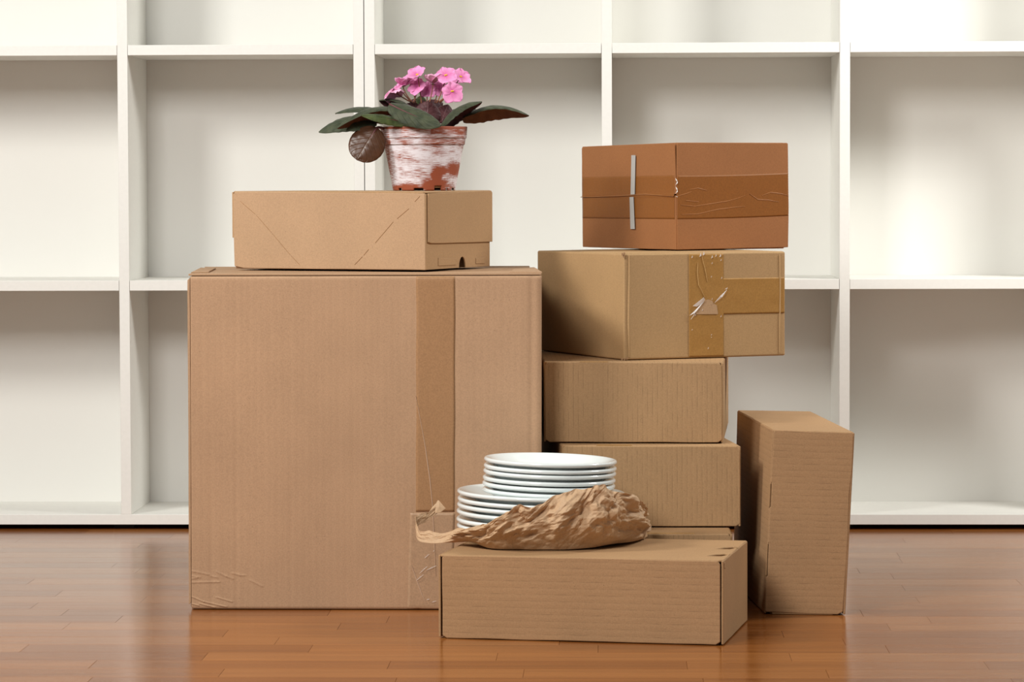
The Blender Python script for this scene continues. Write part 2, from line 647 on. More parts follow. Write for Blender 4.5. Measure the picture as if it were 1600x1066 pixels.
# closed top flaps, one slightly lifted
tf = bigH.top
slab('top_flap', tf, [(0.001, 0.002), (tf.W - 0.001, 0.002), (tf.W - 0.014, tf.H / 2 - 0.001), (0.010, tf.H / 2 - 0.001)], M['kraft_plain'], big, 0.003, 0.0021, seed=7, amp=0.0012)
slab('top_flap', tf, [(0.010, tf.H / 2 + 0.001), (tf.W - 0.010, tf.H / 2 + 0.001), (tf.W - 0.001, tf.H - 0.001), (0.001, tf.H - 0.001)], M['kraft_plain'], big, 0.003, 0.0021, seed=8, amp=0.0012)
slab('side_flap', tf, [(tf.W - 0.05, 0.02), (tf.W + 0.001, 0.012), (tf.W + 0.001, tf.H * 0.62), (tf.W - 0.035, tf.H * 0.5)], M['kraft_plain'], big, 0.003, 0.0042, seed=9, amp=0.0015)
slab('side_flap', tf, [(0.004, 0.03), (0.03, 0.05), (0.03, tf.H * 0.6), (0.002, tf.H * 0.7)], M['kraft_plain'], big, 0.003, 0.0042, seed=10, amp=0.0015)


def tape_edge(s, t):
    return (-0.0035 * max(0, (0.30 - t) / 0.30) * 0.6 + 0.0006 * noise.noise(Vector((t * 14, s * 3, 2))), 0)


s_t0, s_t1 = bp(652, 0)[0], bp(712, 0)[0]
sheet('tape', fc, s_t0, s_t1, bp(0, 800)[1], fc.H - 0.003, M['tape_big'], big, d=0.0004, ns=16, nt_=90, thick=0.0003, fn=big_rel, edge=tape_edge)
M['tape_faint'] = tape_mat('tape_loose', (0.41, 0.260, 0.155), 0.45, 0.15)


def tape_edge2(s, t):
    return (-0.004 * (0.16 - t) / 0.16 * 1.2, 0)


sheet('loose_tape', fc, s_t0 - 0.010, s_t1, 0.002, bp(0, 802)[1], M['tape_faint'], big, d=0.0001, ns=16, nt_=40, thick=0.0003,
      fn=lambda s, t: big_rel(s, t) + 0.0003 * abs(noise.noise(Vector((s * 50, t * 30, 9)))), edge=tape_edge2)
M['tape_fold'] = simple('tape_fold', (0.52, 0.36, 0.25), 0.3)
rib_strip('tape_fold', fc, [bp(651, 620), bp(657, 650), bp(666, 700), bp(673, 750), bp(677, 790), bp(680, 850), bp(682, 900)], 0.0020, M['tape_fold'], big)
rib_strip('tape_fold', fc, [bp(645, 885), bp(652, 905), bp(661, 930), bp(668, 943)], 0.0025, M['tape_fold'], big)
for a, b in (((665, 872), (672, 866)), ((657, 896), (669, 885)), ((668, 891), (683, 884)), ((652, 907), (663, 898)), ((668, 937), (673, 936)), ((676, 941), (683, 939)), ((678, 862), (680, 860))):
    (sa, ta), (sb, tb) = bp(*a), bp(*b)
    sliver('painted_glint', fc, [(sa, ta, 0.0016), ((sa + sb) / 2 + .0002, (ta + tb) / 2 - .0008, 0.002), (sb, tb, 0.0018), ((sa + sb) / 2, (ta + tb) / 2 + .0007, 0.0028)], M['clear_tape_glint'], big)  # slivers coloured near-white as painted highlights on the wrinkled tape


# ------------------------------------------------------------------ mailer boxes
def mailer(hx, label, seed, fm, sm=None, tm=None, front_out=None, right_out=None, top_holes=(), right_gap=0.0035, left_gap=0.0015, tuck=True, lid_d=0.0, corner=True, left_d=0.0):
    """folded mailer: inner tray plus separate front, side, back boards and a lid board"""
    b = empty('cardboard_box', hx.org)
    tag(b, label, 'box')
    sm = sm or fm
    tm = tm or fm
    hx.core('tray', M['inner'], b, (0.009, 0.009, 0.008, 0.004, 0.0, 0.0075), 8, 0.0, 0.001, seed)
    F, Rr, Bk, Lf, Tp = hx.front, hx.right, hx.back, hx.left, hx.top
    c = 0.007 if corner else 0.001
    fo = front_out or [(left_gap + c, 0.0012), (F.W - right_gap - c, 0.0012), (F.W - right_gap, 0.0012 + c * .6), (F.W - right_gap, F.H - 0.006), (F.W - right_gap - 0.004, F.H - 0.0008), (left_gap + 0.004, F.H - 0.0008), (left_gap, F.H - 0.004), (left_gap, 0.0012 + c * .6)]
    slab('front_panel', F, fo, fm, b, 0.0035, 0.0, seed=seed, amp=0.0009, bev=0.0012)
    ro = right_out or [(0.0012, 0.0015), (Rr.W - 0.002, 0.0015), (Rr.W - 0.002, Rr.H - 0.001), (0.0012, Rr.H - 0.001)]
    slab('side_panel', Rr, ro, sm, b, 0.0035, 0.0, seed=seed + 1, amp=0.0009, bev=0.0012)
    slab('side_panel', Lf, [(0.002, 0.0015), (Lf.W - 0.0045, 0.0015), (Lf.W - 0.0045, Lf.H - 0.001), (0.002, Lf.H - 0.001)], sm, b, 0.0035, left_d, seed=seed + 2, amp=0.0009, bev=0.0012)
    slab('back_panel', Bk, [(0.002, 0.0015), (Bk.W - 0.002, 0.0015), (Bk.W - 0.002, Bk.H - 0.001), (0.002, Bk.H - 0.001)], sm, b, 0.0035, 0.0, seed=seed + 3, amp=0.0009, bev=0.0012)
    slab('lid', Tp, [(0.005, 0.0006), (Tp.W - 0.007, 0.0006), (Tp.W - 0.006, 0.006), (Tp.W - 0.001, 0.009), (Tp.W - 0.001, Tp.H - 0.001), (0.001, Tp.H - 0.001), (0.001, 0.005)], tm, b, 0.0035, lid_d, holes=top_holes, seed=seed + 4, amp=0.0007, bev=0.0016)
    return b


def rect(c0, yaw_deg, wdt, L):
    a = math.radians(yaw_deg)
    dx, dy = Vector((math.cos(a), math.sin(a))), Vector((-math.sin(a), math.cos(a)))
    c0 = Vector(c0)
    return [tuple(c0), tuple(c0 + dx * wdt), tuple(c0 + dx * wdt + dy * L), tuple(c0 + dy * L)]


# front box under the plates
fh = Hexa([(-0.2667, -1.5606), (0.157, -1.6368), (0.2035, -1.3593), (-0.2168, -1.2831)], 0, [0.1265, 0.1268, 0.1265, 0.1265])
Wt, Ht = fh.top.W, fh.top.H
holes = []
for tt in (0.062, 0.158):
    holes.append([(Wt - 0.034, tt - 0.006), (Wt - 0.012, tt - 0.004), (Wt - 0.003, tt + 0.018), (Wt - 0.010, tt + 0.032), (Wt - 0.022, tt + 0.022)])
M['kraft_top'] = cardboard('kraft_lid', (0.385, 0.230, 0.113))
front = mailer(fh, 'low cardboard box lying on the floor in front, carrying the plates and crumpled paper', 21, M['kraft_h'], M['kraft_top'], M['kraft_top'], top_holes=holes, right_gap=0.0048, left_gap=0.0035, left_d=0.003)
slab('tuck_tab', fh.right, [(0.004, fh.right.H - 0.012), (0.02, fh.right.H - 0.014), (0.02, fh.right.H - 0.004), (0.004, fh.right.H - 0.004)], M['kraft_top'], front, 0.001, 0.0006, seed=3)

# stack, from the floor up
h1 = Hexa([(-0.103, -1.298), (0.182, -1.303), (0.178, -0.878), (-0.128, -0.873)], 0, 0.1305)
s1 = mailer(h1, 'bottom cardboard box of the stack, mostly hidden behind the plates', 31, M['kraft_v'], M['kraft_v'], M['kraft_top'], right_gap=0.002)
slab('lid_slot_tab', h1.top, [(0.10, 0.003), (0.235, 0.003), (0.233, 0.011), (0.102, 0.012)], M['tape_stack'], s1, 0.0008, 0.0004, seed=4)
h2 = Hexa([(-0.0875, -1.2044), (0.1985, -1.2094), (0.150, -0.785), (-0.134, -0.7845)], 0.1315, [0.2625, 0.2625, 0.2625, 0.2625])
s2 = mailer(h2, 'cardboard box second from the floor in the stack, right behind the plates', 41, M['kraft_v'], M['kraft_v'], M['kraft_v'], right_gap=0.0012)
slab('lid_slot_tab', h2.top, [(0.055, 0.001), (0.112, 0.001), (0.110, 0.010), (0.057, 0.010)], M['tape_stack'], s2, 0.0008, 0.0006, seed=4)
h3 = Hexa([(-0.118, -1.155), (0.1716, -1.1702), (0.1940, -0.746), (-0.136, -0.730)], 0.2635, 0.3945)
s3 = mailer(h3, 'middle cardboard box of the stack, third from the floor, with fine upright flute lines', 51, M['kraft_v'], M['kraft_v'], M['kraft_v'], right_gap=0.002)
slab('lid_slot_tab', h3.top, [(0.062, 0.001), (0.112, 0.001), (0.110, 0.010), (0.064, 0.010)], M['tape_stack'], s3, 0.0008, 0.0004, seed=5)

# upright mailer at the right of the stack
hr = Hexa([(0.2335, -1.278), (0.3605, -1.2905), (0.325, -0.860), (0.198, -0.850)], 0, [0.2935, 0.2905, 0.294, 0.295],
          top=[(0.2465, -1.283), (0.3745, -1.297), (0.331, -0.868), (0.2055, -0.853)])
FW, FH = hr.front.W, hr.front.H
rb = mailer(hr, 'tall narrow cardboard box standing upright on the floor, right of the stack', 61, M['kraft_h'], M['kraft_h'], M['kraft_top'], right_gap=0.0022, left_gap=0.0006,
            front_out=[(0.002, 0.0035), (0.05, 0.0025), (FW - 0.012, 0.0015), (FW - 0.004, 0.006), (FW - 0.0022, FH * .45), (FW - 0.0035, FH * .66), (FW - 0.001, FH * .80), (FW - 0.0022, FH - 0.006), (FW - 0.006, FH - 0.0008), (0.003, FH - 0.0006), (0.0006, FH - 0.004), (0.0006, FH * .72), (0.0022, FH * .715), (0.0022, FH * .585), (0.0006, FH * .58), (0.0006, FH * .39), (0.002, FH * .385), (0.002, FH * .21), (0.0004, FH * .205), (0.0004, 0.006)])
slab('side_slot_tab', hr.left, [(hr.left.W - 0.007, FH * .585), (hr.left.W - 0.0035, FH * .585), (hr.left.W - 0.0035, FH * .715), (hr.left.W - 0.007, FH * .715)], M['kraft_top'], rb, 0.002, 0.0008, seed=3)
slab('side_slot_tab', hr.left, [(hr.left.W - 0.007, FH * .21), (hr.left.W - 0.0035, FH * .21), (hr.left.W - 0.0035, FH * .385), (hr.left.W - 0.007, FH * .385)], M['kraft_top'], rb, 0.002, 0.0008, seed=3)
slab('bottom_lip', hr.front, [(0.012, 0.0004), (FW - 0.02, 0.0004), (FW - 0.022, 0.0032), (0.012, 0.0040)], M['kraft_top'], rb, 0.003, -0.001, seed=9, amp=0.0004)

# box on the large box, with folded lid flap at its right end
ca, sa_ = math.cos(math.radians(-22)), math.sin(math.radians(-22))
uh = Hexa([(-0.6365, -1.0255), (-0.309, -1.1585), (-0.2130, -0.9205), (-0.540, -0.789)], 0.5436, [0.6722, 0.6708, 0.672, 0.672])
ub = empty('cardboard_box', uh.org)
tag(ub, 'shallow cardboard box with side flap on top of the largest box, under the flower pot', 'box')
M['kraft_u'] = cardboard('kraft_smooth', (0.44, 0.280, 0.163))
M['kraft_us'] = cardboard('kraft_smooth_side', (0.42, 0.260, 0.135))
uh.core('tray', M['inner'], ub, (0.003, 0.016, 0.003, 0.003, 0.0, 0.003), 8, 0.0, 0.0012, 3)
UW, UH = uh.front.W, uh.front.H
slab('front_panel', uh.front, [(0.002, 0.004), (0.02, 0.0008), (UW - 0.0005, 0.0002), (UW - 0.0005, UH - 0.003), (0.004, UH - 0.0006), (0.0005, UH - 0.006)], M['kraft_u'], ub, 0.003, 0.0, seed=71, amp=0.0007, bev=0.0012)
# creases scored into the front
M['crease'] = cardboard('kraft_crease', (0.40, 0.24, 0.13))


def up(x, y):
    return ((x - 364) / 301.0 * UW, (424 - y) / 125.0 * UH)


for a, b in (((376, 315), (400, 336)), ((402, 338), (426, 366)), ((427, 367), (455, 401)), ((456, 402), (470, 417)),
             ((657, 306), (649, 315)), ((640, 326), (622, 342)), ((616, 347), (588, 381)), ((578, 391), (570, 401)), ((568, 403), (556, 416))):
    rib_strip('crease', uh.front, [up(*a), ((up(*a)[0] + up(*b)[0]) / 2, (up(*a)[1] + up(*b)[1]) / 2), up(*b)], 0.0016, M['crease'], ub, h=0.0004, d=0.0004)
SW, SH = uh.right.W, uh.right.H
ss = SW / 102.0


def us(x, y):             # measured on the right end: x from its front edge
    f = (x - 665) / 102.0
    yt = 300 + (295.5 - 300) * f
    yb = 426 + (414.5 - 426) * f
    return (f * SW, (yb - y) / (yb - yt) * SH)


arc = [us(715 + 9 * math.cos(a), 0)[0] for a in (0,)]
th = []
for q in range(0, 9):
    a = PI * q / 8
    cx, cy = us(722, 419)
    th.append((cx - 0.0135 * math.cos(a), cy + 0.0185 * math.sin(a)))
slab('side_panel', uh.right, [(0.0008, 0.0006)] + [(th[0][0], 0.0006)] + th[1:-1] + [(th[-1][0], 0.0006)] + [(SW - 0.002, 0.0006), (SW - 0.002, SH - 0.004), (0.0008, SH - 0.004)], M['kraft_us'], ub, 0.0022, 0.0, seed=72, amp=0.0003, bev=0.0004)
# outer lid flap folded down over the end, stopping above the bottom
lf = [us(667.5, 303), us(667.5, 381), us(671, 382.5), us(683, 382), us(754, 377), us(768, 376), us(768, 299), us(766, 296)]
lf = [(max(0.0035, s), min(t, SH + 0.0005)) for s, t in lf]
slab('lid_flap', uh.right, lf, M['kraft_us'], ub, 0.0028, 0.0033, seed=73, amp=0.0003, bev=0.0008)
slab('locking_tab', uh.right, [us(684, 405), us(684, 418), us(712, 415), us(712, 405)], M['kraft_us'], ub, 0.001, 0.0012, seed=74, amp=0.0003, bev=0.0004)
slab('locking_tab', uh.right, [us(743, 403), us(743, 411.5), us(757, 410.5), us(757, 401)], M['kraft_us'], ub, 0.001, 0.0012, seed=75, amp=0.0003, bev=0.0004)
slab('lid', uh.top, [(0.001, 0.001), (UW - 0.0045, 0.001), (UW + 0.001, 0.006), (UW + 0.001, uh.top.H - 0.001), (0.001, uh.top.H - 0.001)], M['kraft_us'], ub, 0.003, 0.0, seed=76, amp=0.0006, bev=0.0015)
slab('lid_flap', uh.left, [(0.004, UH * .40), (uh.left.W - 0.001, UH * .40), (uh.left.W - 0.001, UH - 0.001), (0.004, UH - 0.001)], M['kraft_us'], ub, 0.0028, 0.0018, seed=77, amp=0.0004, bev=0.0008)

# taped box, turned corner-on, fourth in the stack
t4 = Hexa(rect((0.0118, -1.118), 25, 0.2965, 0.352), 0.3955, [0.5690, 0.5688, 0.5685, 0.5675])
b4 = empty('cardboard_box', t4.org)
tag(b4, 'tan cardboard box turned corner-on with crossed brown tape, fourth from the floor', 'box')
t4.core('body', M['kraft_stack'], b4, (0.0, 0.0, 0.0, 0.0, 0.0, 0.0), 20, 0.0006, 0.0030, 13)
W4, H4 = t4.front.W, t4.front.H


def p4(x, y):
    f = (x - 975) / 252.0
    yb = 562.5 + (556.5 - 562.5) * f
    yt = 396 + (393 - 396) * f
    return (f * W4, (yb - y) / (yb - yt) * H4)


rel4 = lambda s, t: 0.0002 + 0.0005 * abs(noise.noise(Vector((s * 90, t * 25, 3)))) + 0.0004 * noise.noise(Vector((s * 40, t * 40, 8)))
sheet('tape', t4.front, p4(1075, 0)[0], p4(1129, 0)[0], 0.0025, H4 - 0.002, M['tape_stack'], b4, d=0.0005, ns=24, nt_=70, thick=0.0003, fn=rel4)
sheet('tape', t4.front, p4(1129, 0)[0] - 0.002, W4 - 0.0022, p4(1180, 490)[1], p4(1180, 434)[1], M['tape_stack'], b4, d=0.0004, ns=50, nt_=24, thick=0.0003, fn=rel4)
M['bare'] = cardboard('kraft_torn', (0.46, 0.295, 0.165))
sliver('tear', t4.front, [(*p4(*q), 0.0006) for q in ((1086, 491), (1083, 487), (1091, 478), (1099, 469.5), (1105, 468), (1111, 470), (1113, 474), (1118, 477), (1120, 491))], M['bare'], b4)


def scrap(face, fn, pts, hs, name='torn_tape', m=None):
    sliver(name, face, [(*fn(*p), h) for p, h in zip(pts, hs)], m or M['clear_tape_glint'], b4)


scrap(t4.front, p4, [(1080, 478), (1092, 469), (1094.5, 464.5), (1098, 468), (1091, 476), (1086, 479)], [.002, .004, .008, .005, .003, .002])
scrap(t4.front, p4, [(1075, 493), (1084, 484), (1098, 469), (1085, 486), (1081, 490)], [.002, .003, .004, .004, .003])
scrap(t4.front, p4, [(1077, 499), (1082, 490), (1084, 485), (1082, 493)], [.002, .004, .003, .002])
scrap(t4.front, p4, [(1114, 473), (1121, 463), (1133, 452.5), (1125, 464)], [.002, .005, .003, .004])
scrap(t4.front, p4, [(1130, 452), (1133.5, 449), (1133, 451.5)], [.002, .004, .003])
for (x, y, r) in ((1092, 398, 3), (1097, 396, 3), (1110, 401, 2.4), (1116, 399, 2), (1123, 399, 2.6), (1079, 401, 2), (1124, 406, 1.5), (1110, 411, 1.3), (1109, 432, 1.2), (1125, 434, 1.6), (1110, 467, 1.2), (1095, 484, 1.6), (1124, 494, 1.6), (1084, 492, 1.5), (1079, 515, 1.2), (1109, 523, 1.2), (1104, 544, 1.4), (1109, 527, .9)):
    scrap(t4.front, p4, [(x - r * .5, y + r), (x, y - r), (x + r * .5, y + r * .4)], [.0018, .003, .002], 'painted_glint')  # tiny near-white specks, tape highlights put in as colour
M['tape_line'] = tape_mat('tape_crease', (0.46, 0.28, 0.11), 0.3, 0.1)
rib_strip('tape_fold', t4.front, [p4(1089, 410), p4(1088, 425), p4(1090, 445), p4(1100, 465)], 0.0016, M['tape_line'], b4, d=0.0013)
rib_strip('tape_fold', t4.front, [p4(1095, 400), p4(1100, 420), p4(1104, 440)], 0.0016, M['tape_line'], b4, d=0.0013)
# frayed corner at the near edge, fold line next to it
rib_strip('corner_fold', t4.front, [p4(983, 399), p4(983, 440), p4(982, 500), p4(983, 558)], 0.004, M['kraft_stack'], b4, h=0.0012, d=0.0004)
rib_strip('corner_fold', t4.front, [p4(1218, 397), p4(1218.5, 440), p4(1218, 500), p4(1218, 552)], 0.004, M['kraft_stack'], b4, h=0.001, d=0.0006)
for (x, y) in ((971, 397), (974, 396), (973, 400), (970, 561), (974, 561), (978, 560)):
    f = t4.front
    s, t = p4(x, y)
    sliver('frayed_corner', f, [(s - .001, t - .0025, .003), (s + .0012, t - .001, .005), (s + .0015, t + .002, .004), (s - .0012, t + .002, .003)], M['inner'], b4)
slab('top_flap', t4.top, [(0.004, 0.003), (W4 - 0.004, 0.003), (W4 - 0.006, t4.top.H / 2), (0.006, t4.top.H / 2)], M['kraft_stack'], b4, 0.0012, 0.0006, seed=14, amp=0.001)

# orange-brown box on the very top
t5 = Hexa(rect((0.1006, -0.9414), 30, 0.2235, 0.3245), [0.5704, 0.5704, 0.5704, 0.5700], [0.7512, 0.7512, 0.7505, 0.7475])
b5 = empty('cardboard_box', t5.org)
tag(b5, 'reddish-brown taped cardboard box with two grey strips, topmost of the stack', 'box')
t5.core('body', M['orange'], b5, (0.009, 0.003, 0.009, 0.003, 0.0, 0.0), 12, 0.0, 0.0015, 17)
W5, H5 = t5.front.W, t5.front.H


def p5(x, y):
    f = (x - 1057) / 175.0
    yb = 391.8 + (389 - 391.8) * f
    return (f * W5, (yb - y) / (yb - 223.0) * H5)


slab('front_panel', t5.front, [(0.0022, 0.0008), (W5 - 0.0005, 0.002), (W5 + 0.0004, H5 * .4), (W5 - 0.0012, H5 - 0.002), (W5 - 0.003, H5 - 0.0004), (0.003, H5 - 0.0002), (0.0016, H5 - 0.003), (0.0014, H5 * .5)], M['orange'], b5, 0.003, 0.0, seed=81, amp=0.0005, bev=0.001)
L5 = t5.left


def q5(x, y):             # on the left end; x measured 908 (far) .. 1056 (near)
    f = (x - 908) / 148.5
    # foreshortening is mild over this depth
    yt = 229 + (223 - 229) * f
    yb = 391.6
    return (f * L5.W, (yb - y) / (yb - yt) * L5.H)


seam = q5(980, 307.5)[1]
slab('end_flap', L5, [(0.002, seam + 0.0006), (L5.W - 0.0025, seam + 0.002), (L5.W - 0.0058, L5.H - 0.003), (L5.W - 0.007, L5.H - 0.0006), (0.004, L5.H - 0.0004), (0.0008, L5.H - 0.004)], M['orange'], b5, 0.003, 0.0, seed=82, amp=0.0008, bev=0.001)
slab('end_flap', L5, [(0.003, 0.0006), (L5.W - 0.002, 0.0004), (L5.W - 0.0026, seam), (0.0016, seam - 0.0018)], M['orange'], b5, 0.003, -0.0004, seed=83, amp=0.0008, bev=0.001)
rel5 = lambda s, t: 0.0003 * abs(noise.noise(Vector((s * 110, t * 14, 3))))
sheet('tape', L5, 0.004, L5.W - 0.0060, q5(980, 343.5)[1], q5(980, 276.5)[1], M['tape_orange'], b5, d=0.0002, ns=70, nt_=24, thick=0.0003,
      fn=lambda s, t: rel5(s, t) + 0.0014 * math.exp(-((t - seam - 0.0012 - 0.002 * noise.noise(Vector((s * 12, 0, 5)))) / 0.0014) ** 2))
sheet('tape', t5.front, 0.0012, W5 - 0.0012, p5(1140, 342)[1], p5(1140, 274.5)[1], M['tape_orange'], b5, d=0.0002, ns=60, nt_=30, thick=0.0003, fn=rel5,
      edge=lambda s, t: (0, 0.004 * (s / W5) ** 2))
M['or_fold'] = tape_mat('tape_crease_orange', (0.33, 0.14, 0.05), 0.35, 0.1)
for pl in ([(1059, 307), (1073, 303), (1080, 300)], [(1077, 297), (1090, 294.5), (1103, 298)], [(1064, 321), (1085, 323), (1110, 319), (1135, 315), (1150, 311), (1163, 306)], [(1065, 336), (1090, 335), (1120, 328), (1150, 324), (1163, 323)],
           [(1170, 303), (1183, 312), (1200, 313), (1216, 316)], [(1190, 306), (1203, 301), (1220, 303), (1231, 306)], [(1071, 314), (1091, 316)]):
    rib_strip('tape_fold', t5.front, [p5(*q) for q in pl], 0.0022, M['or_fold'], b5, h=0.0005, d=0.0004)
rib_strip('tape_fold', L5, [q5(908, 310.5), q5(930, 310), q5(960, 308.5), q5(985, 307), q5(1010, 305), q5(1030, 306), q5(1054, 307.5)], 0.0030, M['or_fold'], b5, h=0.0016, d=0.0014)
g1 = [q5(990.0, 243), q5(996.3, 243), q5(995.0, 305), q5(988.6, 305.5)]
g2 = [q5(987.0, 309.5), q5(993.0, 309), q5(995.0, 360), q5(988.3, 360)]
for g in (g1, g2):
    slab('grey_strip', L5, [g[3], g[2], g[1], g[0]], M['grey_tape'], b5, 0.0005, 0.0026, seed=6, amp=0.0, bev=0)
# crinkled tape bridging the corner slit
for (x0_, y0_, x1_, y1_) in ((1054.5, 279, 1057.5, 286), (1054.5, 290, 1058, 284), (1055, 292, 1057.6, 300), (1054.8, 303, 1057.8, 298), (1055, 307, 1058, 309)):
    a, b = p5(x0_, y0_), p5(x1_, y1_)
    sliver('crinkled_tape', t5.front, [(a[0], a[1], .0012), ((a[0] + b[0]) / 2 - .0012, (a[1] + b[1]) / 2, .0022), (b[0], b[1], .001), ((a[0] + b[0]) / 2 + .0012, (a[1] + b[1]) / 2, .0022)], M['clear_tape_glint'], b5)

# ================================================================== plates
def plate_mat():
    m, nt, b = mat('porcelain')
    b.inputs['Base Color'].default_value = (0.75, 0.80, 0.79, 1)
    b.inputs['Roughness'].default_value = 0.12
    b.inputs['Specular IOR Level'].default_value = 0.55
    b.inputs['Coat Weight'].default_value = 0.4
    b.inputs['Coat Roughness'].default_value = 0.05
    return m


M['plate'] = plate_mat()


def lathe_bm(prof, n=96):
    bm = bmesh.new()
    rings = []
    for r, z in prof:
        if r < 1e-6:
            rings.append([bm.verts.new((0, 0, z))])
        else:
            rings.append([bm.verts.new((r * math.cos(2 * PI * i / n), r * math.sin(2 * PI * i / n), z)) for i in range(n)])
    for a, b in zip(rings[:-1], rings[1:]):
        for i in range(n):
            j = (i + 1) % n
            if len(a) == 1 and len(b) == 1:
                continue
            if len(a) == 1:
                bm.faces.new((a[0], b[j], b[i]))
            elif len(b) == 1:
                bm.faces.new((a[i], a[j], b[0]))
            else:
                bm.faces.new((a[i], a[j], b[j], b[i]))
    bmesh.ops.recalc_face_normals(bm, faces=bm.faces)
    return bm


def plate_mesh(R, dz=0.0):
    """rim centre at z = 0; foot at -0.0215"""
    rr = 0.0033
    prof = [(0, -0.0172 - dz), (R * .56, -0.0172 - dz), (R * .62, -0.0165 - dz * .8), (R * .68, -0.0135), (R * .74, -0.0100), (R * .84, -0.0050), (R - 0.010, 0.0005)]
    for k in range(9):
        a = math.radians(125 - k * 31)
        prof.append((R - rr + rr * math.cos(a), rr * math.sin(a)))
    prof += [(R - 0.011, -0.0042), (R * .84, -0.0098), (R * .74, -0.0150), (R * .68, -0.0180), (R * .60, -0.0198), (R * .57, -0.0218), (R * .54, -0.0218), (R * .53, -0.0205), (0, -0.0205)]
    bm = lathe_bm(prof)
    me = bpy.data.meshes.new('plate')
    bm.to_mesh(me); bm.free()
    for p in me.polygons:
        p.use_smooth = True
    me.materials.append(M['plate'])
    return me


ordn = ['topmost', 'second from the top', 'third from the top', 'fourth from the top', 'fifth from the top', 'lowest']
small, large = plate_mesh(0.1035), plate_mesh(0.131, 0.0022)
zs_small = [.2540, .2437, .2357, .2252, .2165, .2066]
dx_small = [0.0012, 0.0007, 0.0, -0.0010, -0.0016, -0.0014]
zs_large = [.2035, .1920, .1828, .1727, .1612, .1512]
dx_large = [0.0006, 0.0012, 0.0004, -0.0004, -0.0008, 0.0]
tilt = math.radians(1.7)
for i in range(6):
    o = link('plate', small)
    o.location = (-0.1043 + dx_small[i] + 0.0, -1.380, zs_small[i])
    o.rotation_euler = (0, tilt, i)
    o.rotation_mode = 'XYZ'
    o.rotation_euler = (0, tilt if i else tilt * 1.05, 0)
    tag(o, 'small white porcelain plate, %s of the six upper smaller plates' % ordn[i], 'plate', 'small plates in the upper pile')
for i in range(6):
    o = link('plate', large)
    o.location = (-0.1184 + dx_large[i], -1.380, zs_large[i])
    o.rotation_euler = (0, tilt * (0.9 if i < 4 else 0.6), 0)
    tag(o, 'larger white porcelain plate, %s of the lower pile inside the paper' % ordn[i], 'plate', 'larger plates in the lower pile')

# ================================================================== crumpled paper
cols = [
    (0.0480, -1.3300, 0.1300, 0.0361, -1.3300, 0.1784), (0.0387, -1.3700, 0.1300, 0.0438, -1.3600, 0.1714), (0.0206, -1.4200, 0.1310, 0.0385, -1.4100, 0.1913),
    (0.0008, -1.4500, 0.1321, 0.0303, -1.4500, 0.2040), (-0.0187, -1.4750, 0.1319, 0.0077, -1.4900, 0.2156), (-0.0382, -1.4900, 0.1300, -0.0088, -1.5100, 0.2185),
    (-0.0624, -1.5000, 0.1290, -0.0281, -1.5200, 0.2291), (-0.0818, -1.5050, 0.1285, -0.0445, -1.5200, 0.2224), (-0.1032, -1.5050, 0.1282, -0.0716, -1.5250, 0.2180),
    (-0.1304, -1.5050, 0.1282, -0.0986, -1.5300, 0.2097), (-0.1549, -1.5000, 0.1282, -0.1247, -1.5300, 0.1962), (-0.1743, -1.5000, 0.1285, -0.1470, -1.5300, 0.2000),
    (-0.1942, -1.4900, 0.1290, -0.1636, -1.5250, 0.1860), (-0.2096, -1.4700, 0.1313, -0.1834, -1.5150, 0.1752), (-0.2247, -1.4600, 0.1371, -0.2038, -1.4900, 0.1648),
    (-0.2399, -1.4500, 0.1380, -0.2247, -1.4600, 0.1578), (-0.2604, -1.4350, 0.1324, -0.2457, -1.4300, 0.1526), (-0.2807, -1.4250, 0.1293, -0.2690, -1.4200, 0.1446),
    (-0.2961, -1.4150, 0.1292, -0.2894, -1.4100, 0.1465), (-0.3076, -1.4050, 0.1311, -0.3068, -1.4000, 0.1465), (-0.3127, -1.3850, 0.1379, -0.3139, -1.3800, 0.1614),
    (-0.3112, -1.3600, 0.1493, -0.3121, -1.3600, 0.1654), (-0.3010, -1.3450, 0.1538, -0.3009, -1.3450, 0.1689), (-0.2932, -1.3400, 0.1593, -0.2952, -1.3400, 0.1684),
    (-0.2834, -1.3350, 0.1659, -0.2854, -1.3350, 0.1810), (-0.2756, -1.3300, 0.1714, -0.2796, -1.3300, 0.1866)]


def catmull(pts, u):
    n = len(pts) - 1
    x = u * n
    i = min(int(x), n - 1)
    f = x - i
    p0, p1, p2, p3 = pts[max(i - 1, 0)], pts[i], pts[i + 1], pts[min(i + 2, n)]
    return tuple(0.5 * ((2 * b) + (-a + c) * f + (2 * a - 5 * b + 4 * c - d) * f * f + (-a + 3 * b - 3 * c + d) * f ** 3) for a, b, c, d in zip(p0, p1, p2, p3))


def hash2(i, j, k_):
    x = math.sin(i * 127.1 + j * 311.7 + k_ * 74.7) * 43758.5453
    return 2 * (x - math.floor(x)) - 1


def facets(x, y, k_):
    """triangle lattice with a random height at each corner, straight between them"""
    sk = (x + y) * 0.366025
    xs, ys = x + sk, y + sk
    i, j = math.floor(xs), math.floor(ys)
    fx, fy = xs - i, ys - j
    if fx > fy:
        return (1 - fx) * hash2(i, j, k_) + (fx - fy) * hash2(i + 1, j, k_) + fy * hash2(i + 1, j + 1, k_)
    return (1 - fy) * hash2(i, j, k_) + (fy - fx) * hash2(i, j + 1, k_) + fx * hash2(i + 1, j + 1, k_)


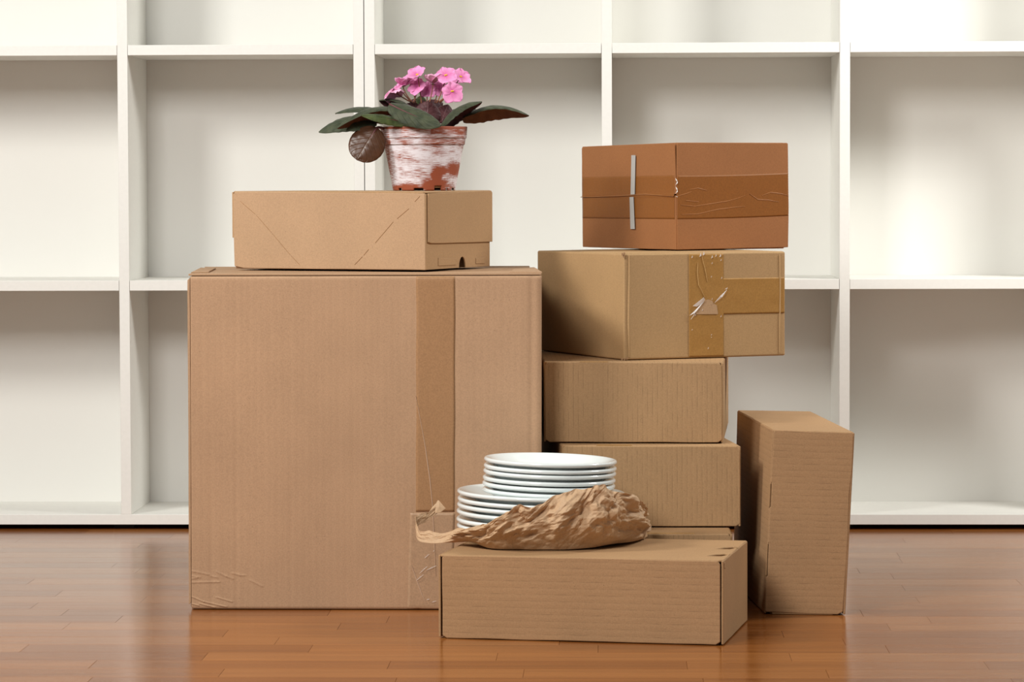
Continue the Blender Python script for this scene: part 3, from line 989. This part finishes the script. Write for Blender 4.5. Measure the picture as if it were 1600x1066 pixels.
def crumple(q, seed):
    """crumpled sheet: flat facets meeting in sharp ridges at four sizes over a warped domain"""
    wv = noise.noise_vector(q * 26 + Vector((seed, 0, 0))) * 0.006
    h = 0.0
    for k_, (cell, am) in enumerate(((0.030, 1.0), (0.015, 0.62), (0.0075, 0.30), (0.0042, 0.10))):
        a = 0.7 + k_ * 1.1
        x, y = q.x + wv.x, q.y + wv.y
        x, y = x * math.cos(a) - y * math.sin(a), x * math.sin(a) + y * math.cos(a)
        h += am * facets(x / cell + 3.1 * k_, y / cell + seed, k_ + seed)
    return h


def paper():
    NU, NV, NB = 420, 84, 20
    bm = bmesh.new()
    g = []
    ctr = Vector((-0.118, -1.385, 0.1285))
    for i in range(NU + 1):
        u = i / NU
        c = catmull(cols, u)
        bt, tp = Vector(c[:3]), Vector(c[3:])
        rib = min(1, max(0, (u - 0.56) / 0.1))        # 0 on the bowl, 1 on the ribbon at the left
        out = Vector((bt.x + 0.118, bt.y + 1.385, 0))
        if rib > 0 and bt.x < -0.25:
            out = Vector((-0.4, -1, 0)) if u < 0.8 else Vector((0, 1, 0))
        if out.length > 1e-6:
            out.normalize()
        bulge = 0.015 * (1 - rib) * min(1, 0.25 + u * 5)
        colv = []
        for j in range(NB):                           # the part lying flat under the plates
            f = j / NB
            start = ctr.lerp(bt, 0.35)
            start.z = 0.1284
            p = start.lerp(bt, f)
            p.z = 0.1284 + (bt.z - 0.1284) * f ** 4
            if rib > 0:
                p = bt.lerp(p, 1 - rib) if rib < 1 else bt.copy()
            cr = crumple(p, 3) * 0.0006 * f
            colv.append(p + Vector((0, 0, max(-0.0005, cr))))
        jag = 0.0030 * noise.noise(Vector((u * 60, 2, 3))) + 0.0025 * noise.noise(Vector((u * 17, 7, 1)))
        for j in range(NV + 1):
            v = j / NV
            p = bt.lerp(tp, v) + out * (bulge * 4 * v * (1 - v))
            if v > 0.6:
                p.z += jag * (v - 0.6) / 0.4 * (1 - 0.6 * rib)
            amp = (0.0062 * (1 - rib) + 0.0009 * rib) * min(1, v * 2.5 + 0.06)
            q = Vector((u * 0.62, v * 0.10, 0.0))
            p = p + out * (crumple(q, 11) + 0.25) * amp * 1.5
            p = p + noise.noise_vector(Vector((u * 22, v * 3, 5))) * 0.0035 * min(1, v * 2) * (1 - 0.5 * rib)
            p.z = max(p.z, 0.1284)
            colv.append(p)
        g.append([bm.verts.new(p) for p in colv])
    nv = len(g[0])
    for i in range(NU):
        for j in range(nv - 1):
            try:
                bm.faces.new((g[i + 1][j], g[i][j], g[i][j + 1], g[i + 1][j + 1]))
            except ValueError:
                pass
    bmesh.ops.remove_doubles(bm, verts=bm.verts, dist=0.00002)
    bmesh.ops.recalc_face_normals(bm, faces=bm.faces)
    return bm


M['paper'] = cardboard('wrapping_paper', (0.53, 0.35, 0.205), rough=0.6, spec=0.3)
wp = from_bm('wrapping_paper', paper(), M['paper'])
md = wp.modifiers.new('thickness', 'SOLIDIFY'); md.thickness = 0.0004; md.offset = 0
tag(wp, 'crumpled brown wrapping paper cradling the pile of white plates', 'paper')
# torn flakes at its two ends
def flake(pts, name='torn_corner'):
    bm = bmesh.new()
    vs = [bm.verts.new(p) for p in pts]
    c = bm.verts.new(sum((Vector(p) for p in pts), Vector()) / len(pts) + Vector((0, -0.002, 0)))
    for i in range(len(vs)):
        bm.faces.new((vs[i], vs[(i + 1) % len(vs)], c))
    o = from_bm(name, bm, M['paper'], wp)
    md = o.modifiers.new('thickness', 'SOLIDIFY'); md.thickness = 0.0004
flake([(0.0455, -1.366, 0.1640), (0.0535, -1.362, 0.1500), (0.0525, -1.368, 0.1425), (0.0470, -1.372, 0.1400), (0.0415, -1.380, 0.1290), (0.0405, -1.378, 0.1340), (0.0385, -1.382, 0.1335), (0.0400, -1.375, 0.1480)])
flake([(-0.2815, -1.331, 0.1865), (-0.2790, -1.332, 0.1858), (-0.2690, -1.334, 0.1742), (-0.2760, -1.337, 0.1690), (-0.2850, -1.337, 0.1665), (-0.2860, -1.334, 0.1780)])

# ================================================================== potted violet
K = 0.0010735
P0 = Vector((-0.3223, -0.955, 0.6722))
pv = empty('potted_violet', P0)
tag(pv, 'pink flowering violet with dark velvety leaves in a white-brushed terracotta pot', 'potted plant')


def V(px, py, dy=0.0):
    return Vector(((px - 663) * K, dy, (296 - py) * K))


def pot_mat():
    m, nt, b = mat('brushed_terracotta')
    L = nt.links.new
    uv = nd(nt, 'ShaderNodeUVMap').outputs[0]          # u metres round, v metres up
    mp = nd(nt, 'ShaderNodeMapping'); L(uv, mp.inputs[0]); mp.inputs['Scale'].default_value = (70, 900, 1)
    n1 = nd(nt, 'ShaderNodeTexNoise', Scale=1.0, Detail=6.0, Roughness=0.7); L(mp.outputs[0], n1.inputs['Vector'])
    mp2 = nd(nt, 'ShaderNodeMapping'); L(uv, mp2.inputs[0]); mp2.inputs['Scale'].default_value = (28, 45, 1)
    n2 = nd(nt, 'ShaderNodeTexNoise', Scale=1.0, Detail=3.0); L(mp2.outputs[0], n2.inputs['Vector'])
    at = nd(nt, 'ShaderNodeAttribute', attribute_name='bare').outputs['Fac']
    a = nd(nt, 'ShaderNodeMath', operation='MULTIPLY_ADD'); L(n2.outputs[0], a.inputs[0]); a.inputs[1].default_value = 0.55; L(n1.outputs[0], a.inputs[2])
    s = nd(nt, 'ShaderNodeMath', operation='SUBTRACT'); L(a.outputs[0], s.inputs[0]); L(at, s.inputs[1])
    fac = ramp(nt, s.outputs[0], .62, .80)
    c = mixc(nt, fac, (0.29, 0.065, 0.026), (0.74, 0.70, 0.74))
    L(c, b.inputs['Base Color'])
    b.inputs['Roughness'].default_value = 0.6
    bp_ = nd(nt, 'ShaderNodeBump', Strength=0.3, Distance=0.0006); L(fac, bp_.inputs['Height']); L(bp_.outputs[0], b.inputs['Normal'])
    return m


M['pot'] = pot_mat()


def ring_part(name, prof, m, parent, n=160, closed=True, bare=None, cut=None):
    bm = bmesh.new()
    uvl = bm.loops.layers.uv.new('UVMap')
    lay = bm.verts.layers.float.new('bare')
    rings = []
    for r, z in prof:
        rings.append([bm.verts.new((-r * math.sin(2 * PI * i / n), r * math.cos(2 * PI * i / n), z)) for i in range(n)])
    if bare:
        for ri, (r, z) in zip(rings, prof):
            for i, v in enumerate(ri):
                v[lay] = bare((i / n - .5) * 2 * PI, z)
    acc = 0
    L_ = len(rings)
    for k_ in range(L_ if closed else L_ - 1):
        a, b = rings[k_], rings[(k_ + 1) % L_]
        pa, pb = prof[k_], prof[(k_ + 1) % L_]
        for i in range(n):
            j = (i + 1) % n
            th = (i + .5) / n - .5
            if cut and cut(th * 2 * PI, (pa[1] + pb[1]) / 2):
                continue
            f = bm.faces.new((a[i], a[j], b[j], b[i]))
            for lp, (q, pp) in zip(f.loops, ((i, pa), (i + 1, pa), (i + 1, pb), (i, pb))):
                lp[uvl].uv = (q / n * 2 * PI * 0.055, pp[1])
            f.smooth = True
    bmesh.ops.recalc_face_normals(bm, faces=bm.faces)
    return from_bm(name, bm, m, parent)


rT, rB = 62.0 * K, 48.5 * K
zR = 71 * K


def bare_f(th, z):
    x = 55 * math.sin(th)
    y = z / K
    v = 0.0
    def blob(cx, cy, rx, ry, a):
        return a * math.exp(-(((x - cx) / rx) ** 2 + ((y - cy) / ry) ** 2))
    v = max(v, blob(20, 7, 17, 11, .62), blob(23, 21, 8, 15, .60), blob(31, 31, 8, 5, .45), blob(-28, 3, 28, 6, .45), blob(48, 32, 10, 10, .34), blob(-52, 60, 8, 40, .14))
    return v


prof = []
NZ = 40
for i in range(NZ + 1):
    f = i / NZ
    prof.append((rB + (rT - rB) * f, zR * f))
pot = ring_part('pot', prof, M['pot'], pv, 180, False, bare_f,
                cut=lambda th, z: (z < 0.0085 and 0.37 < th < 0.63) or (z < 0.0030 and any(abs(th - c) < w_ for c, w_ in ((-0.82, .09), (-0.12, .17), (-1.6, .15), (1.25, .12), (0.85, .06), (2.2, .2), (-2.4, .2), (3.0, .15)))))
md = pot.modifiers.new('thickness', 'SOLIDIFY'); md.thickness = 0.003; md.offset = -1
bare_rim = lambda th, z: 0.05 + (0.30 if z > 96.5 * K else 0) + (0.12 if th > 0.2 and z > 86 * K else 0) + (0.12 if th < -0.9 else 0)
bm_prof2 = [(60.5 * K, 71 * K), (63.6 * K, 71 * K)] + [((63.6 + 1.6 * q / 6) * K, (71 + 10 * q / 6) * K) for q in range(1, 7)] + [(60.5 * K, 81 * K)]
ring_part('rim_band', bm_prof2, M['pot'], pv, 160, True, bare_rim)
bm_prof3 = [(61.5 * K, 81 * K), (66.4 * K, 81 * K)] + [((66.4 + 1.4 * q / 8) * K, (81 + 18 * q / 8) * K) for q in range(1, 9)] + [(64.5 * K, 99 * K), (61.5 * K, 96 * K)]
ring_part('rim', bm_prof3, M['pot'], pv, 160, True, bare_rim)
M['soil'] = simple('soil', (0.035, 0.02, 0.012), 0.95)
bm = lathe_bm([(0, 93 * K), (30 * K, 92 * K), (61.5 * K, 89 * K), (61.5 * K, 84 * K), (0, 84 * K)], 48)
from_bm('soil', bm, M['soil'], pv, True)
bm = lathe_bm([(0, 4 * K), (47 * K, 4 * K), (47 * K, 7 * K), (0, 7 * K)], 48)
from_bm('pot_floor', bm, M['inner'], pv, True)


def leaf_mat(name, c0, c1, rough, vein=None):
    m, nt, b = mat(name)
    L = nt.links.new
    obj = nd(nt, 'ShaderNodeTexCoord').outputs['Object']
    n1 = nd(nt, 'ShaderNodeTexNoise', Scale=90.0, Detail=4.0); L(obj, n1.inputs['Vector'])
    c = mixc(nt, ramp(nt, n1.outputs[0], .3, .7), c0, c1)
    uv = nd(nt, 'ShaderNodeUVMap').outputs[0]          # u -1..1 across, v 0..1 along
    sp = nd(nt, 'ShaderNodeSeparateXYZ'); L(uv, sp.inputs[0])
    au = nd(nt, 'ShaderNodeMath', operation='ABSOLUTE'); L(sp.outputs[0], au.inputs[0])
    ml = nd(nt, 'ShaderNodeMath', operation='MULTIPLY_ADD'); L(au.outputs[0], ml.inputs[0]); ml.inputs[1].default_value = -0.35; L(sp.outputs[1], ml.inputs[2])
    m6 = nd(nt, 'ShaderNodeMath', operation='MULTIPLY'); L(ml.outputs[0], m6.inputs[0]); m6.inputs[1].default_value = 6.5
    fr = nd(nt, 'ShaderNodeMath', operation='PINGPONG'); L(m6.outputs[0], fr.inputs[0]); fr.inputs[1].default_value = 0.5
    side = ramp(nt, fr.outputs[0], 0.0, 0.075, (1, 1, 1, 1), (0, 0, 0, 1))
    mid = ramp(nt, au.outputs[0], 0.02, 0.07, (1, 1, 1, 1), (0, 0, 0, 1))
    mx = nd(nt, 'ShaderNodeMath', operation='MAXIMUM'); L(side, mx.inputs[0]); L(mid, mx.inputs[1])
    if vein:
        sc = nd(nt, 'ShaderNodeMath', operation='MULTIPLY'); L(mx.outputs[0], sc.inputs[0]); sc.inputs[1].default_value = 0.55
        c = mixc(nt, sc.outputs[0], c, vein)
    L(c, b.inputs['Base Color'])
    b.inputs['Roughness'].default_value = rough
    b.inputs['Specular IOR Level'].default_value = 0.3
    b.inputs['Sheen Weight'].default_value = 0.12
    b.inputs['Sheen Roughness'].default_value = 0.4
    bp_ = nd(nt, 'ShaderNodeBump', Strength=0.5, Distance=0.0012); L(mx.outputs[0], bp_.inputs['Height'])
    bp_.invert = True
    bq = nd(nt, 'ShaderNodeBump', Strength=0.35, Distance=0.001); L(n1.outputs[0], bq.inputs['Height']); L(bp_.outputs[0], bq.inputs['Normal'])
    L(bq.outputs[0], b.inputs['Normal'])
    return m


M['leaf_top'] = leaf_mat('leaf_upper', (0.026, 0.034, 0.017), (0.064, 0.074, 0.038), 0.65, (0.040, 0.055, 0.026))
M['leaf_green'] = leaf_mat('leaf_upper_bright', (0.035, 0.050, 0.014), (0.090, 0.115, 0.034), 0.6, (0.05, 0.08, 0.02))
M['leaf_under'] = leaf_mat('leaf_underside', (0.050, 0.013, 0.016), (0.085, 0.024, 0.026), 0.55, (0.16, 0.07, 0.075))
M['leaf_brown'] = leaf_mat('leaf_underside_brown', (0.105, 0.036, 0.014), (0.155, 0.056, 0.022), 0.5, (0.17, 0.08, 0.03))
M['leaf_hang'] = leaf_mat('leaf_hanging', (0.060, 0.024, 0.010), (0.082, 0.032, 0.014), 0.32, (0.11, 0.05, 0.02))
M['stalk'] = simple('leaf_stalk', (0.115, 0.03, 0.032), 0.5)
M['fstalk'] = simple('flower_stalk', (0.26, 0.095, 0.05), 0.5)


def tube_bm(pts, radii, n=8):
    bm = bmesh.new()
    rings = []
    for i, p in enumerate(pts):
        a = pts[max(0, i - 1)]; b = pts[min(len(pts) - 1, i + 1)]
        d = (Vector(b) - Vector(a)).normalized()
        up_ = Vector((0, 1, 0)) if abs(d.y) < 0.9 else Vector((1, 0, 0))
        x = d.cross(up_).normalized(); yv = d.cross(x)
        r = radii[i] if isinstance(radii, (list, tuple)) else radii
        rings.append([bm.verts.new(Vector(p) + (x * math.cos(2 * PI * q / n) + yv * math.sin(2 * PI * q / n)) * r) for q in range(n)])
    for a, b in zip(rings[:-1], rings[1:]):
        for q in range(n):
            bm.faces.new((a[q], a[(q + 1) % n], b[(q + 1) % n], b[q]))
    bm.faces.new(rings[0]); bm.faces.new(list(reversed(rings[-1])))
    bmesh.ops.recalc_face_normals(bm, faces=bm.faces)
    return bm


def bez(a, b, c, t):
    return a * (1 - t) ** 2 + b * 2 * t * (1 - t) + c * t * t


def leaf(base, tip, width, n, arch=0.0, cup=0.0, root=None, mt='leaf_top', mb='leaf_under', fat=0.75, droop=0.0, seed=0, twist=0.0, rnd=False):
    """base/tip: plant coordinates; n: direction the upper side faces; cup>0 lifts the edges, <0 drops them"""
    B, T = V(*base), V(*tip)
    n = Vector(n).normalized()
    ax = T - B
    mid = (B + T) / 2 + n * arch * K
    NU, NV = 18, 30
    Wd = width * K / 2
    bm = bmesh.new()
    uvl = bm.loops.layers.uv.new('UVMap')
    uvd = {}
    tops, bots = [], []
    for j in range(NV + 1):
        v = j / NV
        c = bez(B, mid * 1.0, T, v)
        tg = (bez(B, mid, T, min(1, v + .02)) - bez(B, mid, T, max(0, v - .02))).normalized()
        nn = (n - tg * n.dot(tg)).normalized()
        s = nn.cross(tg).normalized()
        if twist:
            R_ = Matrix.Rotation(twist * (v - .5), 3, tg); s = R_ @ s; nn = R_ @ nn
        wv = max(0.0, math.sin(PI * (0.03 + 0.965 * v) ** fat)) ** 0.62
        if rnd:
            wv = math.sqrt(max(0.0, 1 - (2 * v - 1) ** 2))
        wv *= Wd * (1 + (0.006 if rnd else 0.022) * math.sin(v * 46 + seed))
        rt, rb_ = [], []
        for i in range(NU + 1):
            u = -1 + 2 * i / NU
            h = cup * K * u * u * (wv / Wd if Wd else 1)
            h += 0.0009 * noise.noise(Vector((u * 2.2, v * 6, seed))) - 0.0006 * math.exp(-(u / .12) ** 2)
            h += 0.0010 * math.sin(v * 40 + abs(u) * 5 + seed) * 0.25 * abs(u)
            th = 0.0006 * (1 - u * u) + 0.00012
            p = c + s * (u * wv) + nn * h
            a = bm.verts.new(p + nn * th); b = bm.verts.new(p - nn * th)
            uvd[a] = (u, v); uvd[b] = (u, v)
            rt.append(a); rb_.append(b)
        tops.append(rt); bots.append(rb_)
    for j in range(NV):
        for i in range(NU):
            f = bm.faces.new((tops[j][i], tops[j][i + 1], tops[j + 1][i + 1], tops[j + 1][i])); f.material_index = 0
            f = bm.faces.new((bots[j][i], bots[j + 1][i], bots[j + 1][i + 1], bots[j][i + 1])); f.material_index = 1
        for i in (0, NU):
            f = bm.faces.new((tops[j][i], tops[j + 1][i], bots[j + 1][i], bots[j][i])); f.material_index = 0
    bmesh.ops.recalc_face_normals(bm, faces=bm.faces)
    for f in bm.faces:
        for lp in f.loops:
            lp[uvl].uv = uvd[lp.vert]
    o = from_bm('leaf', bm, [M[mt], M[mb]], pv, True)
    r0 = V(*root) if root else Vector((0, 0, 95 * K)) + Vector((ax.x, ax.y, 0)).normalized() * 0.004
    m1 = (r0 + B) / 2 + Vector((0, 0, 0.001))
    pts = [bez(r0, m1, B, q / 6) for q in range(7)] + [bez(B, mid, T, q) - n * 0.0004 for q in (.15, .35, .6)]
    ps = from_bm('leaf_stalk', tube_bm(pts, [0.0026, .0025, .0024, .0023, .0022, .0021, .002, .0015, .001, .0005]), M['stalk'], o, True)
    return o


DOME = -12
# back row first
leaf((610, 176, .035), (521, 175, .045), 34, (-.10, -.22, 1), 20, -5, seed=1)
leaf((640, 172, .045), (592, 157, .06), 30, (-.2, -.15, 1), 6, -4, seed=2)
leaf((655, 178, .03), (640, 154, .05), 34, (.1, .85, .35), 3, 6, seed=3)
leaf((672, 178, .035), (690, 159, .055), 36, (0, .85, .4), 3, 6, seed=4)
leaf((655, 165, .04), (657, 148, .045), 18, (.2, -.6, .6), 2, 2, mt='leaf_green', seed=5)
leaf((690, 182, .03), (742, 168, .045), 34, (0, -.42, .9), 10, -5, seed=6)
# right
leaf((722, 183, .0), (827, 180, .005), 48, (-.05, .36, .94), 34, -14, root=(700, 203, 0), mb='leaf_brown', seed=7)
leaf((690, 198, -.030), (755, 159, -.030), 48, (-.45, .18, .9), 24, -15, seed=8, root=(688, 203, -.02))
# left
leaf((590, 188, -.018), (501, 205, -.03), 46, (-.25, -.55, .8), 22, -7, seed=9)
leaf((648, 180, -.030), (532, 199, -.060), 54, (-.15, .32, .95), 44, -16, mb='leaf_brown', seed=10)
leaf((656, 176, -.022), (594, 156, -.012), 42, (.10, .46, .88), 18, -13, seed=11)
leaf((593, 198, -.045), (562, 249, -.058), 57, (.25, .95, .12), -4, 5, root=(602, 200, -.035), mb='leaf_hang', mt='leaf_top', rnd=True, seed=12)
leaf((646, 193, -.056), (571, 180, -.085), 20, (-.1, -.78, .62), 5, -3, mt='leaf_green', seed=13, root=(652, 203, -.04))
# middle
leaf((668, 192, -.045), (672, 158, -.040), 44, (0.05, .92, .38), 3, 9, seed=14, root=(668, 203, -.03))
leaf((640, 182, .0), (652, 160, .01), 30, (-.2, .9, .4), 3, 5, seed=15)
leaf((690, 190, .0), (700, 162, .02), 34, (.1, .9, .3), 3, 5, seed=16)
leaf((614, 163, -.070), (694, 197, -.095), 37, (.28, -.86, .42), -5, -6, root=(655, 203, -.05), seed=17, twist=0.5)


# flowers
def petal_mat(name, c0, c1):
    m, nt, b = mat(name)
    L = nt.links.new
    uv = nd(nt, 'ShaderNodeUVMap').outputs[0]
    sp = nd(nt, 'ShaderNodeSeparateXYZ'); L(uv, sp.inputs[0])
    mp = nd(nt, 'ShaderNodeMapping'); L(uv, mp.inputs[0]); mp.inputs['Scale'].default_value = (9, 1.2, 1)
    n1 = nd(nt, 'ShaderNodeTexNoise', Scale=1.0, Detail=3.0); L(mp.outputs[0], n1.inputs['Vector'])
    a = nd(nt, 'ShaderNodeMath', operation='MULTIPLY_ADD'); L(n1.outputs[0], a.inputs[0]); a.inputs[1].default_value = 0.6; L(sp.outputs[1], a.inputs[2])
    c = mixc(nt, ramp(nt, a.outputs[0], .25, 1.1), c0, c1)
    L(c, b.inputs['Base Color'])
    b.inputs['Roughness'].default_value = 0.5
    b.inputs['Subsurface Weight'].default_value = 0.0
    b.inputs['Specular IOR Level'].default_value = 0.2
    b.inputs['Sheen Weight'].default_value = 0.2
    return m


M['petal'] = petal_mat('petal_pink', (0.55, 0.085, 0.29), (0.80, 0.30, 0.55))
M['petal_pale'] = petal_mat('petal_pale', (0.66, 0.20, 0.42), (0.88, 0.46, 0.66))
M['yellow'] = simple('anther', (0.80, 0.52, 0.02), 0.4)
M['sepal'] = simple('sepal', (0.16, 0.09, 0.03), 0.6)


def petal_mesh(L_, Wd, curl, cup, seed, m):
    bm = bmesh.new()
    uvl = bm.loops.layers.uv.new('UVMap')
    uvd = {}
    NU, NV = 8, 10
    g = []
    for j in range(NV + 1):
        v = j / NV
        wv = Wd * (0.12 + 0.88 * math.sin(PI * min(1, (0.06 + 0.94 * v) ** 1.25 * 0.90 + 0.02))) ** 0.8
        row = []
        for i in range(NU + 1):
            u = -1 + 2 * i / NU
            rad = L_ * v * (1 - 0.10 * u * u * v)
            z = curl * v * v + cup * u * u * v + 0.0008 * math.sin(u * 5 + seed) * v + 0.0022 * v * noise.noise(Vector((u * 1.9, v * 2.5, seed)))
            p = bm.verts.new((u * wv, rad, z)); uvd[p] = (u, v)
            row.append(p)
        g.append(row)
    for j in range(NV):
        for i in range(NU):
            bm.faces.new((g[j][i], g[j][i + 1], g[j + 1][i + 1], g[j + 1][i]))
    for f in bm.faces:
        f.smooth = True
        for lp in f.loops:
            lp[uvl].uv = uvd[lp.vert]
    me = bpy.data.meshes.new('petal')
    bm.to_mesh(me); bm.free()
    me.materials.append(m)
    return me


pet_meshes = {}


def flower(c, n, size=15, spin=0.0, curl=-0.0015, pale=False, stem=None, yellow=True, open_=0.0, cup=0.0012):
    """c: plant coordinates of the centre; n: where the flower faces; open_>0 closes the petals to a cup"""
    ctr = V(*c)
    n = Vector(n).normalized()
    q = n.to_track_quat('Z', 'Y')
    R_ = q.to_matrix().to_4x4() @ Matrix.Rotation(spin, 4, 'Z')
    # sepals and receptacle: the part that carries the petals
    bm = bmesh.new()
    for k_ in range(5):
        a = 2 * PI * k_ / 5
        d = Vector((math.cos(a), math.sin(a), 0))
        s = Vector((-math.sin(a), math.cos(a), 0))
        vs = [bm.verts.new(d * 0.0005 + s * .0009 + Vector((0, 0, -.0014))), bm.verts.new(d * 0.0005 - s * .0009 + Vector((0, 0, -.0014))), bm.verts.new(d * 0.0045 + Vector((0, 0, -.0022)))]
        w2 = [bm.verts.new(x.co + Vector((0, 0, -.0005))) for x in vs]
        bm.faces.new(vs); bm.faces.new(list(reversed(w2)))
        for i in range(3):
            bm.faces.new((vs[i], w2[i], w2[(i + 1) % 3], vs[(i + 1) % 3]))
    bmesh.ops.create_uvsphere(bm, u_segments=10, v_segments=6, radius=0.0014, matrix=Matrix.Translation((0, 0, -.0018)))
    bmesh.ops.recalc_face_normals(bm, faces=bm.faces)
    fo = from_bm('flower', bm, M['sepal'], pv, True)
    fo.matrix_local = Matrix.Translation(ctr) @ R_
    mt = M['petal_pale'] if pale else M['petal']
    for k_, (ang, sc) in enumerate(((90, .82), (162, .86), (234, 1.06), (306, 1.06), (18, .9))):
        a = math.radians(ang)
        me = petal_mesh(size * K * sc * 1.05, size * K * 0.52 * sc, curl, cup, k_ * 2.1 + c[0], mt)
        po = link('petal', me, fo)
        md = po.modifiers.new('thickness', 'SOLIDIFY'); md.thickness = 0.0004; md.offset = 0
        po.matrix_local = Matrix.Rotation(a - PI / 2, 4, 'Z') @ Matrix.Rotation(open_, 4, 'X') @ Matrix.Translation((0, 0, 0.0003 * (k_ % 2)))
    if yellow:
        bm = bmesh.new()
        for dx_ in (-.0011, .0011):
            bmesh.ops.create_uvsphere(bm, u_segments=10, v_segments=8, radius=0.0015, matrix=Matrix.Translation((dx_, 0.0002, 0.0016)))
        from_bm('anther', bm, M['yellow'], fo, True)
    st = V(*(stem or (663 + (c[0] - 663) * .35, 170, .0)))
    back = ctr - n * 0.003
    midp = (st + back) / 2 + Vector(((ctr.x - st.x) * 0.25, 0, 0.004)) - n * 0.004
    pts = [bez(st, midp, back, i / 8) for i in range(9)]
    from_bm('flower_stalk', tube_bm(pts, [0.0013, .0012, .0011, .001, .001, .0009, .0009, .0009, .0009], 7), M['fstalk'], pv, True)
    return fo


flower((654, 117, -.012), (-.30, -.62, .72), 19, 0.15, stem=(660, 162, -.005), open_=0.55)
flower((698.5, 118, -.018), (.05, -.80, .55), 18, 0.35, stem=(684, 160, -.01), open_=0.30)
flower((720.5, 120, -.006), (.50, -.62, .62), 18, -0.2, stem=(688, 160, .0), open_=0.40)
flower((709, 142.8, -.035), (.18, -.96, .12), 18.5, 0.1, stem=(688, 158, -.01), open_=0.12)
flower((678, 129, -.012), (0, -.22, 1), 20, 0.4, pale=True, stem=(672, 160, -.008), yellow=False, open_=0.85)
flower((631, 132, -.004), (.02, -.15, 1), 19, 0.2, stem=(645, 158, -.005), yellow=False, open_=0.75)
flower((617, 138.5, -.022), (-.30, .28, .90), 22, 0.6, pale=True, stem=(643, 158, -.006), yellow=False, open_=-0.60)
flower((624, 134, -.002), (-.45, -.3, .80), 15, 0.1, stem=(644, 158, .0), yellow=False, open_=0.05)
flower((652, 135, -.002), (-.35, -.70, .50), 17, 0.9, stem=(646, 160, .0), yellow=False, open_=0.25)
flower((668, 138, .012), (.1, -.8, .3), 15, 0.0, stem=(668, 160, .005), yellow=False, open_=0.2)
flower((686, 134, .018), (.2, -.85, .3), 15, 0.5, stem=(680, 160, .008), yellow=False, open_=0.1)
flower((643, 124, .012), (-.3, -.6, .6), 16, 0.3, stem=(650, 160, .006), open_=0.4, yellow=False)
flower((708, 124, .015), (.2, -.5, .7), 15, 0.3, stem=(690, 158, .006), open_=0.3, yellow=False)
